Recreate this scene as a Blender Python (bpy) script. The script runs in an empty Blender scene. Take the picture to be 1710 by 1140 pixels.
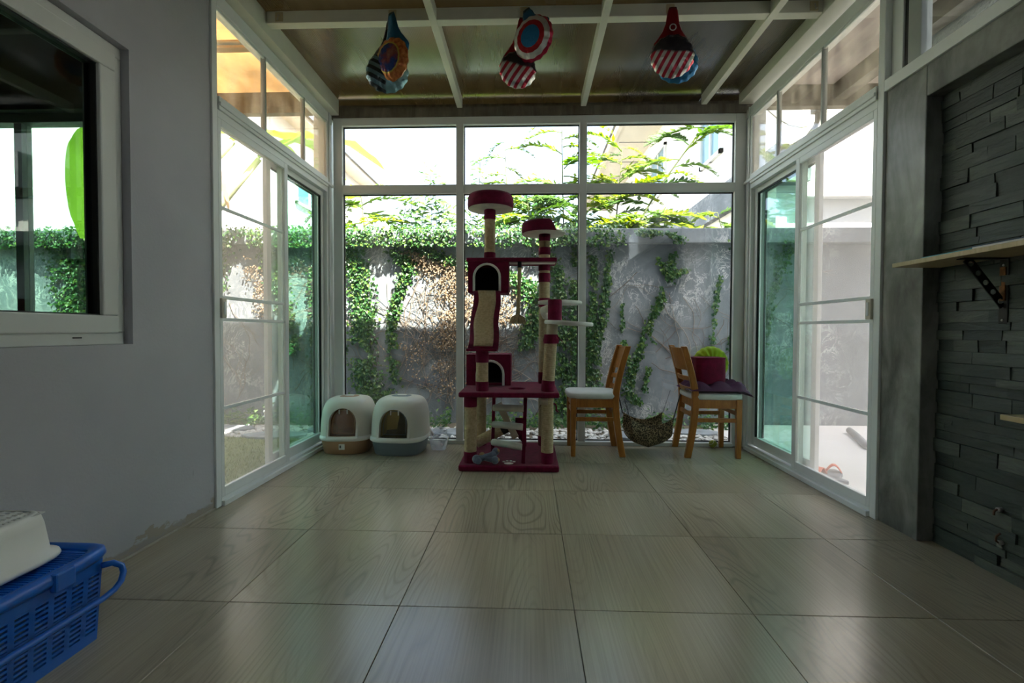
import bpy, bmesh, math, random
from mathutils import Vector, Matrix, noise as mnoise

R = math.radians
random.seed(7)
scene = bpy.context.scene
C = scene.collection

# ------------------------------------------------------------------ camera
cam_d = bpy.data.cameras.new('camera')
cam_d.sensor_width = 36.0
cam_d.lens = 790.07 / 1710 * 36.0
cam_d.clip_start = 0.02
cam_d.clip_end = 300
cam = bpy.data.objects.new('camera', cam_d)
C.objects.link(cam)
_yaw, _pitch, _roll = 0.0352, 0.0230, 0.0032
F = Vector((-math.sin(_yaw), math.cos(_yaw), 0)); Rt = Vector((math.cos(_yaw), math.sin(_yaw), 0)); U = Vector((0, 0, 1))
F2 = F * math.cos(_pitch) - U * math.sin(_pitch); U2 = U * math.cos(_pitch) + F * math.sin(_pitch)
R3 = Rt * math.cos(_roll) + U2 * math.sin(_roll); U3 = U2 * math.cos(_roll) - Rt * math.sin(_roll)
cam.matrix_world = Matrix(((R3.x, U3.x, -F2.x, 0), (R3.y, U3.y, -F2.y, 0), (R3.z, U3.z, -F2.z, 0.949), (0, 0, 0, 1)))
scene.camera = cam

# ------------------------------------------------------------------ world, sun, exposure
SUN_DIR = Vector((-0.8, 1.0, -1.9)).normalized()
w = bpy.data.worlds.new('world'); scene.world = w; w.use_nodes = True
nt = w.node_tree; nt.nodes.clear()
o_ = nt.nodes.new('ShaderNodeOutputWorld'); b_ = nt.nodes.new('ShaderNodeBackground'); s_ = nt.nodes.new('ShaderNodeTexSky')
s_.sky_type = 'NISHITA'; s_.sun_disc = False
s_.sun_elevation = math.asin(-SUN_DIR.z); s_.sun_rotation = math.atan2(-SUN_DIR.x, -SUN_DIR.y)
s_.air_density = 1.0; s_.dust_density = 4.0; s_.ozone_density = 1.0
hs = nt.nodes.new('ShaderNodeHueSaturation'); hs.inputs['Saturation'].default_value = 0.75
nt.links.new(s_.outputs[0], hs.inputs['Color']); nt.links.new(hs.outputs[0], b_.inputs[0])
b_.inputs[1].default_value = 0.16
nt.links.new(b_.outputs[0], o_.inputs[0])
sun_d = bpy.data.lights.new('sun', 'SUN'); sun_d.energy = 7.0; sun_d.angle = R(0.6); sun_d.color = (1.0, 0.93, 0.82)
sun = bpy.data.objects.new('sun', sun_d); C.objects.link(sun)
sun.rotation_euler = SUN_DIR.to_track_quat('-Z', 'Y').to_euler(); sun.location = (6, -6, 14)
vs = scene.view_settings
vs.view_transform = 'Standard'; vs.look = 'None'; vs.gamma = 1.0; vs.use_curve_mapping = False
vs.exposure = 2.78

# ------------------------------------------------------------------ mesh helpers
class MB:
    def __init__(s): s.v = []; s.f = []
    def add(s, vs, fs):
        n = len(s.v); s.v += [tuple(p) for p in vs]; s.f += [tuple(i + n for i in f) for f in fs]; return s
    def box(s, x0, x1, y0, y1, z0, z1):
        x0, x1 = sorted((x0, x1)); y0, y1 = sorted((y0, y1)); z0, z1 = sorted((z0, z1))
        return s.add([(x0,y0,z0),(x1,y0,z0),(x1,y1,z0),(x0,y1,z0),(x0,y0,z1),(x1,y0,z1),(x1,y1,z1),(x0,y1,z1)],
                     [(0,3,2,1),(4,5,6,7),(0,1,5,4),(1,2,6,5),(2,3,7,6),(3,0,4,7)])
    def bar(s, p0, p1, w, h, up=(0,0,1)):
        p0 = Vector(p0); p1 = Vector(p1); d = (p1 - p0).normalized(); up = Vector(up)
        if abs(d.dot(up)) > .98: up = Vector((0,1,0))
        a = d.cross(up).normalized() * (w/2); b = a.cross(d).normalized() * (h/2)
        q = []
        for p in (p0, p1): q += [p-a-b, p+a-b, p+a+b, p-a+b]
        return s.add(q, [(0,3,2,1),(4,5,6,7),(0,1,5,4),(1,2,6,5),(2,3,7,6),(3,0,4,7)])
    def tube(s, pts, r, n=10, cap=True, sq=1.0):
        pts = [Vector(p) for p in pts]; k = len(pts)
        rr = r if isinstance(r, (list, tuple)) else [r]*k
        ref = None; rings = []
        for i, p in enumerate(pts):
            d = (pts[min(i+1,k-1)] - pts[max(i-1,0)])
            d = d.normalized() if d.length > 1e-9 else Vector((0,0,1))
            if ref is None:
                ref = Vector((1,0,0)) if abs(d.x) < .9 else Vector((0,1,0))
            a = (ref - d*ref.dot(d)).normalized(); ref = a; b = d.cross(a)
            rings.append([p + (a*math.cos(t) + b*math.sin(t)*sq)*rr[i] for t in [2*math.pi*j/n for j in range(n)]])
        return s.loft(rings, cap, cap)
    def loft(s, rings, c0=True, c1=True, closed=True):
        n = len(rings[0]); v = [p for r in rings for p in r]; f = []
        for i in range(len(rings)-1):
            for j in range(n if closed else n-1):
                j2 = (j+1) % n
                f.append((i*n+j, i*n+j2, (i+1)*n+j2, (i+1)*n+j))
        if c0: f.append(tuple(range(n-1,-1,-1)))
        if c1: f.append(tuple((len(rings)-1)*n + j for j in range(n)))
        return s.add(v, f)
    def lathe(s, prof, c=(0,0,0), n=24, sx=1, sy=1):
        rings = [[(c[0]+r*math.cos(2*math.pi*j/n)*sx, c[1]+r*math.sin(2*math.pi*j/n)*sy, c[2]+z) for j in range(n)] for r, z in prof]
        return s.loft(rings)
    def sphere(s, c, r, nu=14, nv=9):
        r = r if isinstance(r, (tuple, list)) else (r, r, r)
        rings = []
        for i in range(nv+1):
            a = math.pi*(i/nv) ; ra = max(math.sin(a), .001); z = -math.cos(a)
            rings.append([(c[0]+r[0]*ra*math.cos(2*math.pi*j/nu), c[1]+r[1]*ra*math.sin(2*math.pi*j/nu), c[2]+r[2]*z) for j in range(nu)])
        return s.loft(rings)
    def prism(s, poly, axis, a0, a1):
        # poly of 2D points; axis 'x','y','z' is the extrusion axis
        def P(u, v, a): return (a,u,v) if axis == 'x' else ((u,a,v) if axis == 'y' else (u,v,a))
        return s.loft([[P(u,v,a0) for u,v in poly],[P(u,v,a1) for u,v in poly]])
    def xf(s, M, start=0):
        for i in range(start, len(s.v)): s.v[i] = tuple(M @ Vector(s.v[i]))
        return s
    def grid(s, fn, nu, nv, thick=None):
        v = [fn(i/nu, j/nv) for i in range(nu+1) for j in range(nv+1)]
        f = [(i*(nv+1)+j, (i+1)*(nv+1)+j, (i+1)*(nv+1)+j+1, i*(nv+1)+j+1) for i in range(nu) for j in range(nv)]
        return s.add(v, f)
    def mesh(s, name):
        me = bpy.data.meshes.new(name); me.from_pydata(s.v, [], s.f); me.update()
        bm = bmesh.new(); bm.from_mesh(me); bmesh.ops.recalc_face_normals(bm, faces=bm.faces); bm.to_mesh(me); bm.free()
        return me
    def build(s, name, mat, parent=None, smooth=False, bevel=0, seg=2, solid=0, sub=0, angle=None, loc=None, rot=None, recalc=True):
        me = s.mesh(name) if recalc else bpy.data.meshes.new(name)
        if not recalc: me.from_pydata(s.v, [], s.f); me.update()
        return link(name, me, mat, parent, smooth, bevel, seg, solid, sub, angle, loc, rot)

def link(name, me, mat, parent=None, smooth=False, bevel=0, seg=2, solid=0, sub=0, angle=None, loc=None, rot=None):
    o = bpy.data.objects.new(name, me); C.objects.link(o)
    if mat is not None and len(me.materials) == 0: me.materials.append(mat)
    if loc is not None: o.location = loc
    if rot is not None: o.rotation_euler = rot
    if solid:
        m = o.modifiers.new('solid', 'SOLIDIFY'); m.thickness = solid; m.offset = 0
    if sub:
        m = o.modifiers.new('sub', 'SUBSURF'); m.levels = sub; m.render_levels = sub
    if bevel:
        m = o.modifiers.new('bevel', 'BEVEL'); m.width = bevel; m.segments = seg; m.limit_method = 'ANGLE'; m.angle_limit = R(40)
    if smooth:
        for p in me.polygons: p.use_smooth = True
        if angle or bevel:
            try: me.set_sharp_from_angle(angle=R(angle or 40))
            except Exception: pass
    if parent is not None: attach(o, parent)
    return o

_base = {}
def attach(o, parent):
    o.parent = parent
    if parent.name in _base: o.matrix_parent_inverse = Matrix.Translation(-_base[parent.name])

def empty(name, loc, label=None, cat=None, group=None, kind=None, world=True, rotz=0):
    """Empty at a thing's base; with world=True its parts are given in room coordinates."""
    e = bpy.data.objects.new(name, None); e.empty_display_size = .1; C.objects.link(e)
    e.location = loc; e.rotation_euler = (0,0,rotz)
    if world: _base[e.name] = Vector(loc)
    tag(e, label, cat, group, kind)
    return e

def tag(o, label=None, cat=None, group=None, kind=None):
    if label: o['label'] = label
    if cat: o['category'] = cat
    if group: o['group'] = group
    if kind: o['kind'] = kind
    return o

def copy_tree(o, parent=None):
    c = o.copy(); C.objects.link(c); c.parent = parent
    if o.name in _base: _base[c.name] = _base[o.name]
    for ch in [x for x in o.children]:
        if ch.name != c.name: copy_tree(ch, c)
    return c

# ------------------------------------------------------------------ material helpers
def newmat(name):
    m = bpy.data.materials.new(name); m.use_nodes = True
    nt = m.node_tree; nt.nodes.clear()
    out = nt.nodes.new('ShaderNodeOutputMaterial')
    return m, nt, out
def N(nt, t, **kw):
    n = nt.nodes.new(t)
    for k, v in kw.items():
        if k in n.inputs.keys(): n.inputs[k].default_value = v
        else: setattr(n, k, v)
    return n
def L(nt, a, b): nt.links.new(a, b)
def ramp(nt, fac, stops, interp='LINEAR'):
    r = nt.nodes.new('ShaderNodeValToRGB'); r.color_ramp.interpolation = interp
    el = r.color_ramp.elements
    el[0].position = stops[0][0]; el[0].color = tuple(stops[0][1]) + (1,)
    el[1].position = stops[-1][0]; el[1].color = tuple(stops[-1][1]) + (1,)
    for p, c in stops[1:-1]:
        e = el.new(p); e.color = tuple(c) + (1,)
    if fac is not None: L(nt, fac, r.inputs[0])
    return r.outputs[0]
def mix(nt, fac, a, b, mode='MIX'):
    m = nt.nodes.new('ShaderNodeMix'); m.data_type = 'RGBA'; m.blend_type = mode
    for sock, val in ((m.inputs[0], fac), (m.inputs[6], a), (m.inputs[7], b)):
        if isinstance(val, (int, float)): sock.default_value = val
        elif isinstance(val, (tuple, list)): sock.default_value = tuple(val) + (1,) if len(val) == 3 else val
        else: L(nt, val, sock)
    return m.outputs[2]
def mth(nt, op, a, b=None, c=None):
    m = nt.nodes.new('ShaderNodeMath'); m.operation = op
    for i, v in enumerate((a, b, c)):
        if v is None: continue
        if isinstance(v, (int, float)): m.inputs[i].default_value = v
        else: L(nt, v, m.inputs[i])
    return m.outputs[0]
def coords(nt, kind='Object', scale=(1,1,1), loc=(0,0,0), rot=(0,0,0)):
    if kind == 'World':
        src = nt.nodes.new('ShaderNodeNewGeometry').outputs['Position']
    else:
        src = nt.nodes.new('ShaderNodeTexCoord').outputs[kind]
    mp = nt.nodes.new('ShaderNodeMapping'); mp.inputs['Scale'].default_value = scale
    mp.inputs['Location'].default_value = loc; mp.inputs['Rotation'].default_value = rot
    L(nt, src, mp.inputs[0]); return mp.outputs[0]
def noise(nt, vec, scale=5, detail=4, rough=.5, dist=0):
    n = N(nt, 'ShaderNodeTexNoise', Scale=scale, Detail=detail, Roughness=rough, Distortion=dist)
    L(nt, vec, n.inputs['Vector']); return n.outputs[0]
def bumpn(nt, h, strength=.3, dist=.01):
    b = N(nt, 'ShaderNodeBump', Strength=strength, Distance=dist); L(nt, h, b.inputs['Height']); return b.outputs[0]

def pmat(name, col, rough=.5, metal=0, spec=.5, var=.12, vscale=6, bump=0, bscale=60, stretch=(1,1,1), sheen=0, kind='Object', bdist=.004, coat=0, alpha=1):
    m, nt, out = newmat(name)
    p = N(nt, 'ShaderNodeBsdfPrincipled')
    v = coords(nt, kind, stretch)
    c2 = tuple(max(0, c*(1-var)) for c in col); c3 = tuple(min(1, c*(1+var)) for c in col)
    L(nt, ramp(nt, noise(nt, v, vscale, 5), [(.3, c2), (.7, c3)]), p.inputs['Base Color'])
    p.inputs['Roughness'].default_value = rough; p.inputs['Metallic'].default_value = metal
    p.inputs['Specular IOR Level'].default_value = spec
    if sheen: p.inputs['Sheen Weight'].default_value = sheen; p.inputs['Sheen Roughness'].default_value = .5
    if coat: p.inputs['Coat Weight'].default_value = coat
    if bump: L(nt, bumpn(nt, noise(nt, v, bscale, 3), bump, bdist), p.inputs['Normal'])
    L(nt, p.outputs[0], out.inputs[0])
    return m

def glassmat(name, tint, base=.05, rough=0.0, dirt=0.0, dirtcol=(.7,.75,.72)):
    """thin pane: clear body colour plus a reflection that grows towards grazing angles"""
    m, nt, out = newmat(name)
    t = N(nt, 'ShaderNodeBsdfTransparent'); t.inputs[0].default_value = tuple(tint) + (1,)
    g = N(nt, 'ShaderNodeBsdfGlossy', Roughness=rough); g.inputs[0].default_value = (1,1,1,1)
    lw = N(nt, 'ShaderNodeLayerWeight', Blend=.5)
    f = mth(nt, 'MULTIPLY_ADD', mth(nt, 'POWER', lw.outputs['Facing'], 4.5), 1-base, base)
    ms = N(nt, 'ShaderNodeMixShader'); L(nt, f, ms.inputs[0]); L(nt, t.outputs[0], ms.inputs[1]); L(nt, g.outputs[0], ms.inputs[2])
    last = ms.outputs[0]
    if dirt:
        d = N(nt, 'ShaderNodeBsdfDiffuse'); d.inputs[0].default_value = tuple(dirtcol) + (1,)
        tr = N(nt, 'ShaderNodeBsdfTranslucent'); tr.inputs[0].default_value = tuple(dirtcol) + (1,)
        a = N(nt, 'ShaderNodeAddShader'); L(nt, d.outputs[0], a.inputs[0]); L(nt, tr.outputs[0], a.inputs[1])
        v = coords(nt, 'World', (3,3,1.2)); nz = ramp(nt, noise(nt, v, 3, 5), [(.35,(0,0,0)),(.8,(1,1,1))])
        m2 = N(nt, 'ShaderNodeMixShader'); L(nt, mth(nt, 'MULTIPLY', nz, dirt), m2.inputs[0]); L(nt, last, m2.inputs[1]); L(nt, a.outputs[0], m2.inputs[2])
        last = m2.outputs[0]
    L(nt, last, out.inputs[0]); return m

def leafmat(name, cols, trans=.45, rough=.5, tcol=None):
    m, nt, out = newmat(name)
    gi = nt.nodes.new('ShaderNodeNewGeometry')
    stops = [(i/(len(cols)-1) if len(cols) > 1 else 0, c) for i, c in enumerate(cols)]
    col = ramp(nt, gi.outputs['Random Per Island'], stops)
    p = N(nt, 'ShaderNodeBsdfPrincipled', Roughness=rough); L(nt, col, p.inputs['Base Color'])
    p.inputs['Specular IOR Level'].default_value = .35
    t = N(nt, 'ShaderNodeBsdfTranslucent')
    L(nt, mix(nt, 1.0, col, tcol or (1.25, 1.2, .5), 'MULTIPLY'), t.inputs[0])
    ms = N(nt, 'ShaderNodeMixShader'); ms.inputs[0].default_value = trans
    L(nt, p.outputs[0], ms.inputs[1]); L(nt, t.outputs[0], ms.inputs[2]); L(nt, ms.outputs[0], out.inputs[0])
    return m

M = {}
M['alu'] = pmat('white_aluminium', (.76,.79,.77), .38, .0, .5, .05, 3, .05, 30)
M['upvc'] = pmat('white_upvc', (.66,.68,.65), .4, 0, .5, .04, 3)
M['steel_white'] = pmat('cream_painted_steel', (.70,.70,.58), .45, 0, .5, .08, 4, .08, 25)
M['rubber'] = pmat('black_gasket', (.012,.014,.014), .6)
M['dark'] = pmat('dark_interior', (.03,.03,.03), .8)
M['glass'] = glassmat('clear_glass', (.96,.98,.97), .035, 0, .008)
M['glass_green'] = glassmat('green_tinted_glass', (.78,.92,.87), .05, 0, .02)
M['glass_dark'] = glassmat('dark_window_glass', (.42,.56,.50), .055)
M['glass_amber'] = glassmat('dusty_transom_glass', (.97,.95,.90), .03, 0, .16, (.75,.68,.55))

def m_screen():
    m, nt, out = newmat('insect_screen')
    t = N(nt, 'ShaderNodeBsdfTransparent'); t.inputs[0].default_value = (1,1,1,1)
    d = N(nt, 'ShaderNodeBsdfDiffuse'); d.inputs[0].default_value = (.74,.68,.60,1)
    tr = N(nt, 'ShaderNodeBsdfTranslucent'); tr.inputs[0].default_value = (.74,.68,.60,1)
    a = N(nt, 'ShaderNodeMixShader'); a.inputs[0].default_value = .5; L(nt, d.outputs[0], a.inputs[1]); L(nt, tr.outputs[0], a.inputs[2])
    ms = N(nt, 'ShaderNodeMixShader'); ms.inputs[0].default_value = .28
    L(nt, t.outputs[0], ms.inputs[1]); L(nt, a.outputs[0], ms.inputs[2]); L(nt, ms.outputs[0], out.inputs[0]); return m
M['screen'] = m_screen()

def m_floor():
    m, nt, out = newmat('wood_look_tile')
    geo = nt.nodes.new('ShaderNodeNewGeometry').outputs['Position']
    oi = nt.nodes.new('ShaderNodeObjectInfo').outputs['Random']
    cb = N(nt, 'ShaderNodeCombineXYZ'); L(nt, mth(nt, 'MULTIPLY', oi, 7.0), cb.inputs[0]); L(nt, mth(nt, 'MULTIPLY', oi, 31.0), cb.inputs[1])
    ad = N(nt, 'ShaderNodeVectorMath', operation='ADD'); L(nt, geo, ad.inputs[0]); L(nt, cb.outputs[0], ad.inputs[1])
    def mp(scale):
        n = nt.nodes.new('ShaderNodeMapping'); n.inputs['Scale'].default_value = scale; L(nt, ad.outputs[0], n.inputs[0]); return n.outputs[0]
    low = noise(nt, mp((3.2, .55, 1)), 1.0, 2, .45)
    # cathedral grain: iso-lines of a stretched noise
    rings = mth(nt, 'FRACT', mth(nt, 'MULTIPLY', noise(nt, mp((4.2, .62, 1)), 1.0, 1.2, .4), 30.0))
    tri = mth(nt, 'ABSOLUTE', mth(nt, 'SUBTRACT', rings, .5))
    fine = noise(nt, mp((150, 1.6, 1)), 1.0, 3, .5)
    mask = ramp(nt, noise(nt, mp((2.1, .5, 1)), 1.3, 2), [(.42, (0,0,0)), (.62, (1,1,1))])
    base = ramp(nt, low, [(.25, (.31,.265,.185)), (.5, (.37,.32,.23)), (.75, (.43,.38,.28))])
    c1 = mix(nt, mth(nt, 'MULTIPLY', mth(nt, 'MULTIPLY', ramp(nt, tri, [(.0,(1,1,1)),(.22,(0,0,0))]), mask), .60), base, (.17,.145,.10))
    c2 = mix(nt, mth(nt, 'MULTIPLY', ramp(nt, fine, [(.36,(1,1,1)),(.60,(0,0,0))]), .34), c1, (.20,.175,.125))
    p = N(nt, 'ShaderNodeBsdfPrincipled'); L(nt, c2, p.inputs['Base Color'])
    L(nt, mth(nt, 'MULTIPLY_ADD', fine, .06, .20), p.inputs['Roughness']); p.inputs['Specular IOR Level'].default_value = .75
    L(nt, bumpn(nt, fine, .03, .001), p.inputs['Normal'])
    L(nt, p.outputs[0], out.inputs[0]); return m
M['tile'] = m_floor()
M['grout'] = pmat('dark_grout', (.10,.09,.07), .9)

def m_plaster():
    m, nt, out = newmat('grey_painted_plaster')
    v = coords(nt, 'World'); p = N(nt, 'ShaderNodeBsdfPrincipled', Roughness=.62)
    base = ramp(nt, noise(nt, v, 2.2, 5), [(.3, (.40,.40,.43)), (.7, (.46,.46,.49))])
    sx = nt.nodes.new('ShaderNodeSeparateXYZ'); L(nt, nt.nodes.new('ShaderNodeNewGeometry').outputs['Position'], sx.inputs[0])
    # flaked paint low on the wall
    lowm = ramp(nt, sx.outputs[2], [(.0, (1,1,1)), (.13, (0,0,0))])
    pe = noise(nt, coords(nt, 'World', (1, 4.5, 9)), 1.6, 6, .6)
    flake = ramp(nt, mth(nt, 'ADD', mth(nt, 'MULTIPLY', lowm, .42), pe), [(.80, (0,0,0)), (.83, (1,1,1))])
    skirt = ramp(nt, mth(nt, 'ADD', sx.outputs[2], mth(nt, 'MULTIPLY', pe, .05)), [(.055, (1,1,1)), (.065, (0,0,0))])
    c = mix(nt, mth(nt, 'MULTIPLY', skirt, .75), base, (.27,.24,.20))
    c = mix(nt, flake, c, (.33,.29,.235))
    # scuffs: short dark strokes in the lower half
    sc = noise(nt, coords(nt, 'World', (1, 26, 7)), 1.0, 3, .6)
    half = ramp(nt, sx.outputs[2], [(.1, (1,1,1)), (.8, (0,0,0))])
    c = mix(nt, mth(nt, 'MULTIPLY', mth(nt, 'MULTIPLY', ramp(nt, sc, [(.69,(0,0,0)),(.76,(1,1,1))]), half), .45), c, (.14,.13,.13))
    L(nt, c, p.inputs['Base Color'])
    h = mth(nt, 'SUBTRACT', noise(nt, v, 90, 3), mth(nt, 'MULTIPLY', flake, 3.0))
    L(nt, bumpn(nt, h, .18, .004), p.inputs['Normal']); L(nt, p.outputs[0], out.inputs[0]); return m
M['plaster'] = m_plaster()

def m_concrete(name, a, b, streak=(1,1,.35), rough=.42, scale=3.5, marks=0):
    m, nt, out = newmat(name)
    v = coords(nt, 'World', streak); p = N(nt, 'ShaderNodeBsdfPrincipled')
    n1 = noise(nt, v, scale, 8, .62, .5); n2 = noise(nt, coords(nt, 'World'), 18, 4)
    c = ramp(nt, n1, [(.3, a), (.68, b)])
    c = mix(nt, mth(nt, 'MULTIPLY', n2, .5), c, tuple(x*.6 for x in a))
    if marks:
        vo = N(nt, 'ShaderNodeTexNoise', Scale=5.0, Detail=9.0, Roughness=.72, Distortion=1.6); L(nt, coords(nt, 'World', (1,1,.8)), vo.inputs['Vector'])
        line = mth(nt, 'ABSOLUTE', mth(nt, 'SUBTRACT', vo.outputs[0], .5))
        msk = ramp(nt, noise(nt, coords(nt, 'World'), 1.7, 4), [(.45,(0,0,0)),(.6,(1,1,1))])
        c = mix(nt, mth(nt, 'MULTIPLY', mth(nt, 'MULTIPLY', ramp(nt, line, [(.0,(1,1,1)),(.02,(0,0,0))]), msk), marks), c, (.78,.78,.76))
    L(nt, c, p.inputs['Base Color'])
    L(nt, mth(nt, 'MULTIPLY_ADD', n2, .25, rough-.1), p.inputs['Roughness'])
    L(nt, bumpn(nt, n1, .25, .01), p.inputs['Normal']); L(nt, p.outputs[0], out.inputs[0]); return m
M['concrete'] = m_concrete('polished_concrete', (.04,.042,.036), (.38,.39,.355), (1.3,1.3,.5), .33, 4.5)
M['beam_conc'] = m_concrete('stained_concrete_beam', (.10,.085,.06), (.27,.24,.19), (2.5,1,.3), .7, 5)
M['gwall'] = m_concrete('garden_wall_render', (.115,.135,.152), (.215,.242,.262), (1,1,.7), .8, 2.5, .75)
M['stucco'] = pmat('rough_grey_stucco', (.42,.43,.42), .9, 0, .3, .1, 4, .8, 60, bdist=.02)

def m_slate():
    m, nt, out = newmat('split_slate')
    oi = nt.nodes.new('ShaderNodeObjectInfo').outputs['Random']
    p = N(nt, 'ShaderNodeBsdfPrincipled')
    v = coords(nt, 'World', (1, 2.2, 14)); n1 = noise(nt, v, 3, 7, .65, .6)
    base = ramp(nt, oi, [(0, (.024,.036,.030)), (.35, (.04,.054,.046)), (.7, (.062,.078,.066)), (1, (.105,.12,.10))])
    c = mix(nt, .75, base, ramp(nt, n1, [(.25, (.35,.37,.36)), (.5, (.9,.92,.9)), (.75, (1.5,1.5,1.4))]), 'MULTIPLY')
    L(nt, c, p.inputs['Base Color']); p.inputs['Roughness'].default_value = .48
    L(nt, bumpn(nt, n1, .55, .012), p.inputs['Normal']); L(nt, p.outputs[0], out.inputs[0]); return m
M['slate'] = m_slate()

def m_poly():
    m, nt, out = newmat('bronze_twinwall_sheet')
    p = N(nt, 'ShaderNodeBsdfPrincipled'); p.inputs['Roughness'].default_value = .15; p.inputs['Specular IOR Level'].default_value = .5; p.inputs['IOR'].default_value = 2.1
    v = coords(nt, 'World', (1,1,1))
    n1 = noise(nt, coords(nt, 'World', (3,.6,1)), 2, 4)
    L(nt, ramp(nt, n1, [(.3,(.040,.030,.018)),(.7,(.085,.066,.038))]), p.inputs['Base Color'])
    wv = N(nt, 'ShaderNodeTexWave', Scale=28.0, wave_type='BANDS', bands_direction='X'); L(nt, v, wv.inputs['Vector'])
    L(nt, bumpn(nt, wv.outputs[1], .10, .004), p.inputs['Normal'])
    t = N(nt, 'ShaderNodeBsdfTranslucent'); t.inputs[0].default_value = (.23,.19,.10,1)
    ms = N(nt, 'ShaderNodeMixShader'); ms.inputs[0].default_value = .13
    L(nt, p.outputs[0], ms.inputs[1]); L(nt, t.outputs[0], ms.inputs[2]); L(nt, ms.outputs[0], out.inputs[0]); return m
M['poly'] = m_poly()
def m_canopy(name, dif, tra, fac):
    m, nt, out = newmat(name)
    n1 = noise(nt, coords(nt, 'World', (1.6,.8,1)), 2.4, 6, .6)
    d = N(nt, 'ShaderNodeBsdfDiffuse'); L(nt, ramp(nt, n1, [(.3, tuple(x*.55 for x in dif)), (.65, dif)]), d.inputs[0])
    t = N(nt, 'ShaderNodeBsdfTranslucent'); L(nt, ramp(nt, n1, [(.3, tuple(x*.6 for x in tra)), (.65, tra)]), t.inputs[0])
    ms = N(nt, 'ShaderNodeMixShader'); ms.inputs[0].default_value = fac
    L(nt, d.outputs[0], ms.inputs[1]); L(nt, t.outputs[0], ms.inputs[2]); L(nt, ms.outputs[0], out.inputs[0]); return m
M['opal'] = m_canopy('opal_fill_sheet', (.8,.8,.78), (.62,.66,.66), .45)  # for the added unseen ceiling sheets that let extra daylight in
M['canopy_warm'] = m_canopy('lit_amber_roof_sheet', (.68,.54,.37), (.66,.50,.31), .55)  # bronze roof sheet recoloured amber, stronger outside light put into the colour
M['canopy_grey'] = m_canopy('lit_pale_roof_sheet', (.64,.58,.53), (.58,.52,.47), .40)  # same roof sheet made paler, the brighter light outside painted in

# ================================================================== STRUCTURE
XL, XR, YB, YR = -1.66, 1.763, 3.97, -1.4

M['card0'] = pmat('beige_sealant', (.40,.36,.30), .8)
# floor of 60 cm wood-look tiles
fl = MB().box(XL-.02, 1.86, YR, YB+.03, -.06, -.0035).build('floor', M['grout']); tag(fl, kind='structure')
xs = [XL] + [-1.0415+.6*k for k in range(0, 5)] + [1.845]
ys = [YR] + [1.5945+.6*j for j in range(-4, 4)] + [YB-.04]
tcache = {}
for i in range(len(xs)-1):
    for j in range(len(ys)-1):
        wx, wy = xs[i+1]-xs[i]-.0022, ys[j+1]-ys[j]-.0022
        if wx < .03 or wy < .03: continue
        key = (round(wx,3), round(wy,3))
        if key not in tcache:
            tcache[key] = MB().box(-wx/2, wx/2, -wy/2, wy/2, -.02, 0).mesh('tile')
        link('tile', tcache[key], M['tile'], fl, bevel=.0012, seg=1, loc=((xs[i]+xs[i+1])/2, (ys[j]+ys[j+1])/2, 0))

# left wall with the window opening
WY0, WY1, WZ0, WZ1 = .15, 1.929, .888, 2.106
b = MB()
b.box(XL-.2, XL, YR, 2.43, 0, WZ0).box(XL-.2, XL, YR, 2.43, WZ1, 2.86)
b.box(XL-.2, XL, YR, WY0, WZ0, WZ1).box(XL-.2, XL, WY1, 2.43, WZ0, WZ1)
tag(b.build('wall_left', M['plaster']), kind='structure')
bb = MB().box(XL-.004, XL+.006, YR, 2.43, 0, .008).build('baseboard_left', M['card0']); tag(bb, kind='structure')
tag(MB().box(XL-.2, 1.95, YR-.12, YR, -.05, 3.0).build('wall_rear', M['plaster']), kind='structure')

# left window: outer frame, sash, dark pane
win = empty('window_1', (XL-.06, 1.0, WZ0), kind='structure')
xf = XL-.035
def rectframe(mb, x0, x1, y0, y1, z0, z1, w, wb=None):
    wb = wb or w
    mb.box(x0, x1, y0, y1, z1-w, z1); mb.box(x0, x1, y0, y1, z0, z0+wb)
    mb.box(x0, x1, y0, y0+w, z0+wb, z1-w); mb.box(x0, x1, y1-w, y1, z0+wb, z1-w); return mb
rectframe(MB(), xf-.07, xf, WY0, WY1, WZ0, WZ1, .045, .05).build('outer_frame', M['upvc'], win, bevel=.004)
sash = rectframe(MB(), xf-.065, xf+.012, WY0+.04, WY1-.038, WZ0+.045, WZ1-.04, .072).build('sash', M['upvc'], win, bevel=.006)
rectframe(MB(), xf-.05, xf-.004, WY0+.108, WY1-.106, WZ0+.113, WZ1-.108, .009).build('gasket', M['rubber'], sash)
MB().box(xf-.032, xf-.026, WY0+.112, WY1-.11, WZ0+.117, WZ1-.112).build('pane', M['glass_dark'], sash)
MB().box(xf, xf+.0025, 1.70, 1.735, WZ0+.026, WZ0+.031).build('drain_slot', M['rubber'], win)

# room of the house behind that window, lit through a window of its own
b = MB()
HX0, HX1, HZ0, HZ1 = -3.2, -2.13, .85, 2.03
b.box(-5.2, HX0, 2.27, 2.43, 0, 2.86).box(HX1, XL-.2, 2.27, 2.43, 0, 2.86).box(HX0, HX1, 2.27, 2.43, 0, HZ0).box(HX0, HX1, 2.27, 2.43, HZ1, 2.86)
tag(b.build('wall_house_front', M['plaster']), kind='structure')
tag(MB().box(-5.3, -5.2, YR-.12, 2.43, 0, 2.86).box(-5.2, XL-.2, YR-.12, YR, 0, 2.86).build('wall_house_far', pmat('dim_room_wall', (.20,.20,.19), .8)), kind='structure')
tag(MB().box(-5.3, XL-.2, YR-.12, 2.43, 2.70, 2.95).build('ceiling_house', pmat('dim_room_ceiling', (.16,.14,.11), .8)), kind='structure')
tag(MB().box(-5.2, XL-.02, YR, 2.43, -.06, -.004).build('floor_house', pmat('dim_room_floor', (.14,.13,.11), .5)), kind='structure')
w3 = empty('window_2', (-2.85, 2.35, HZ0), kind='structure')
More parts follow.
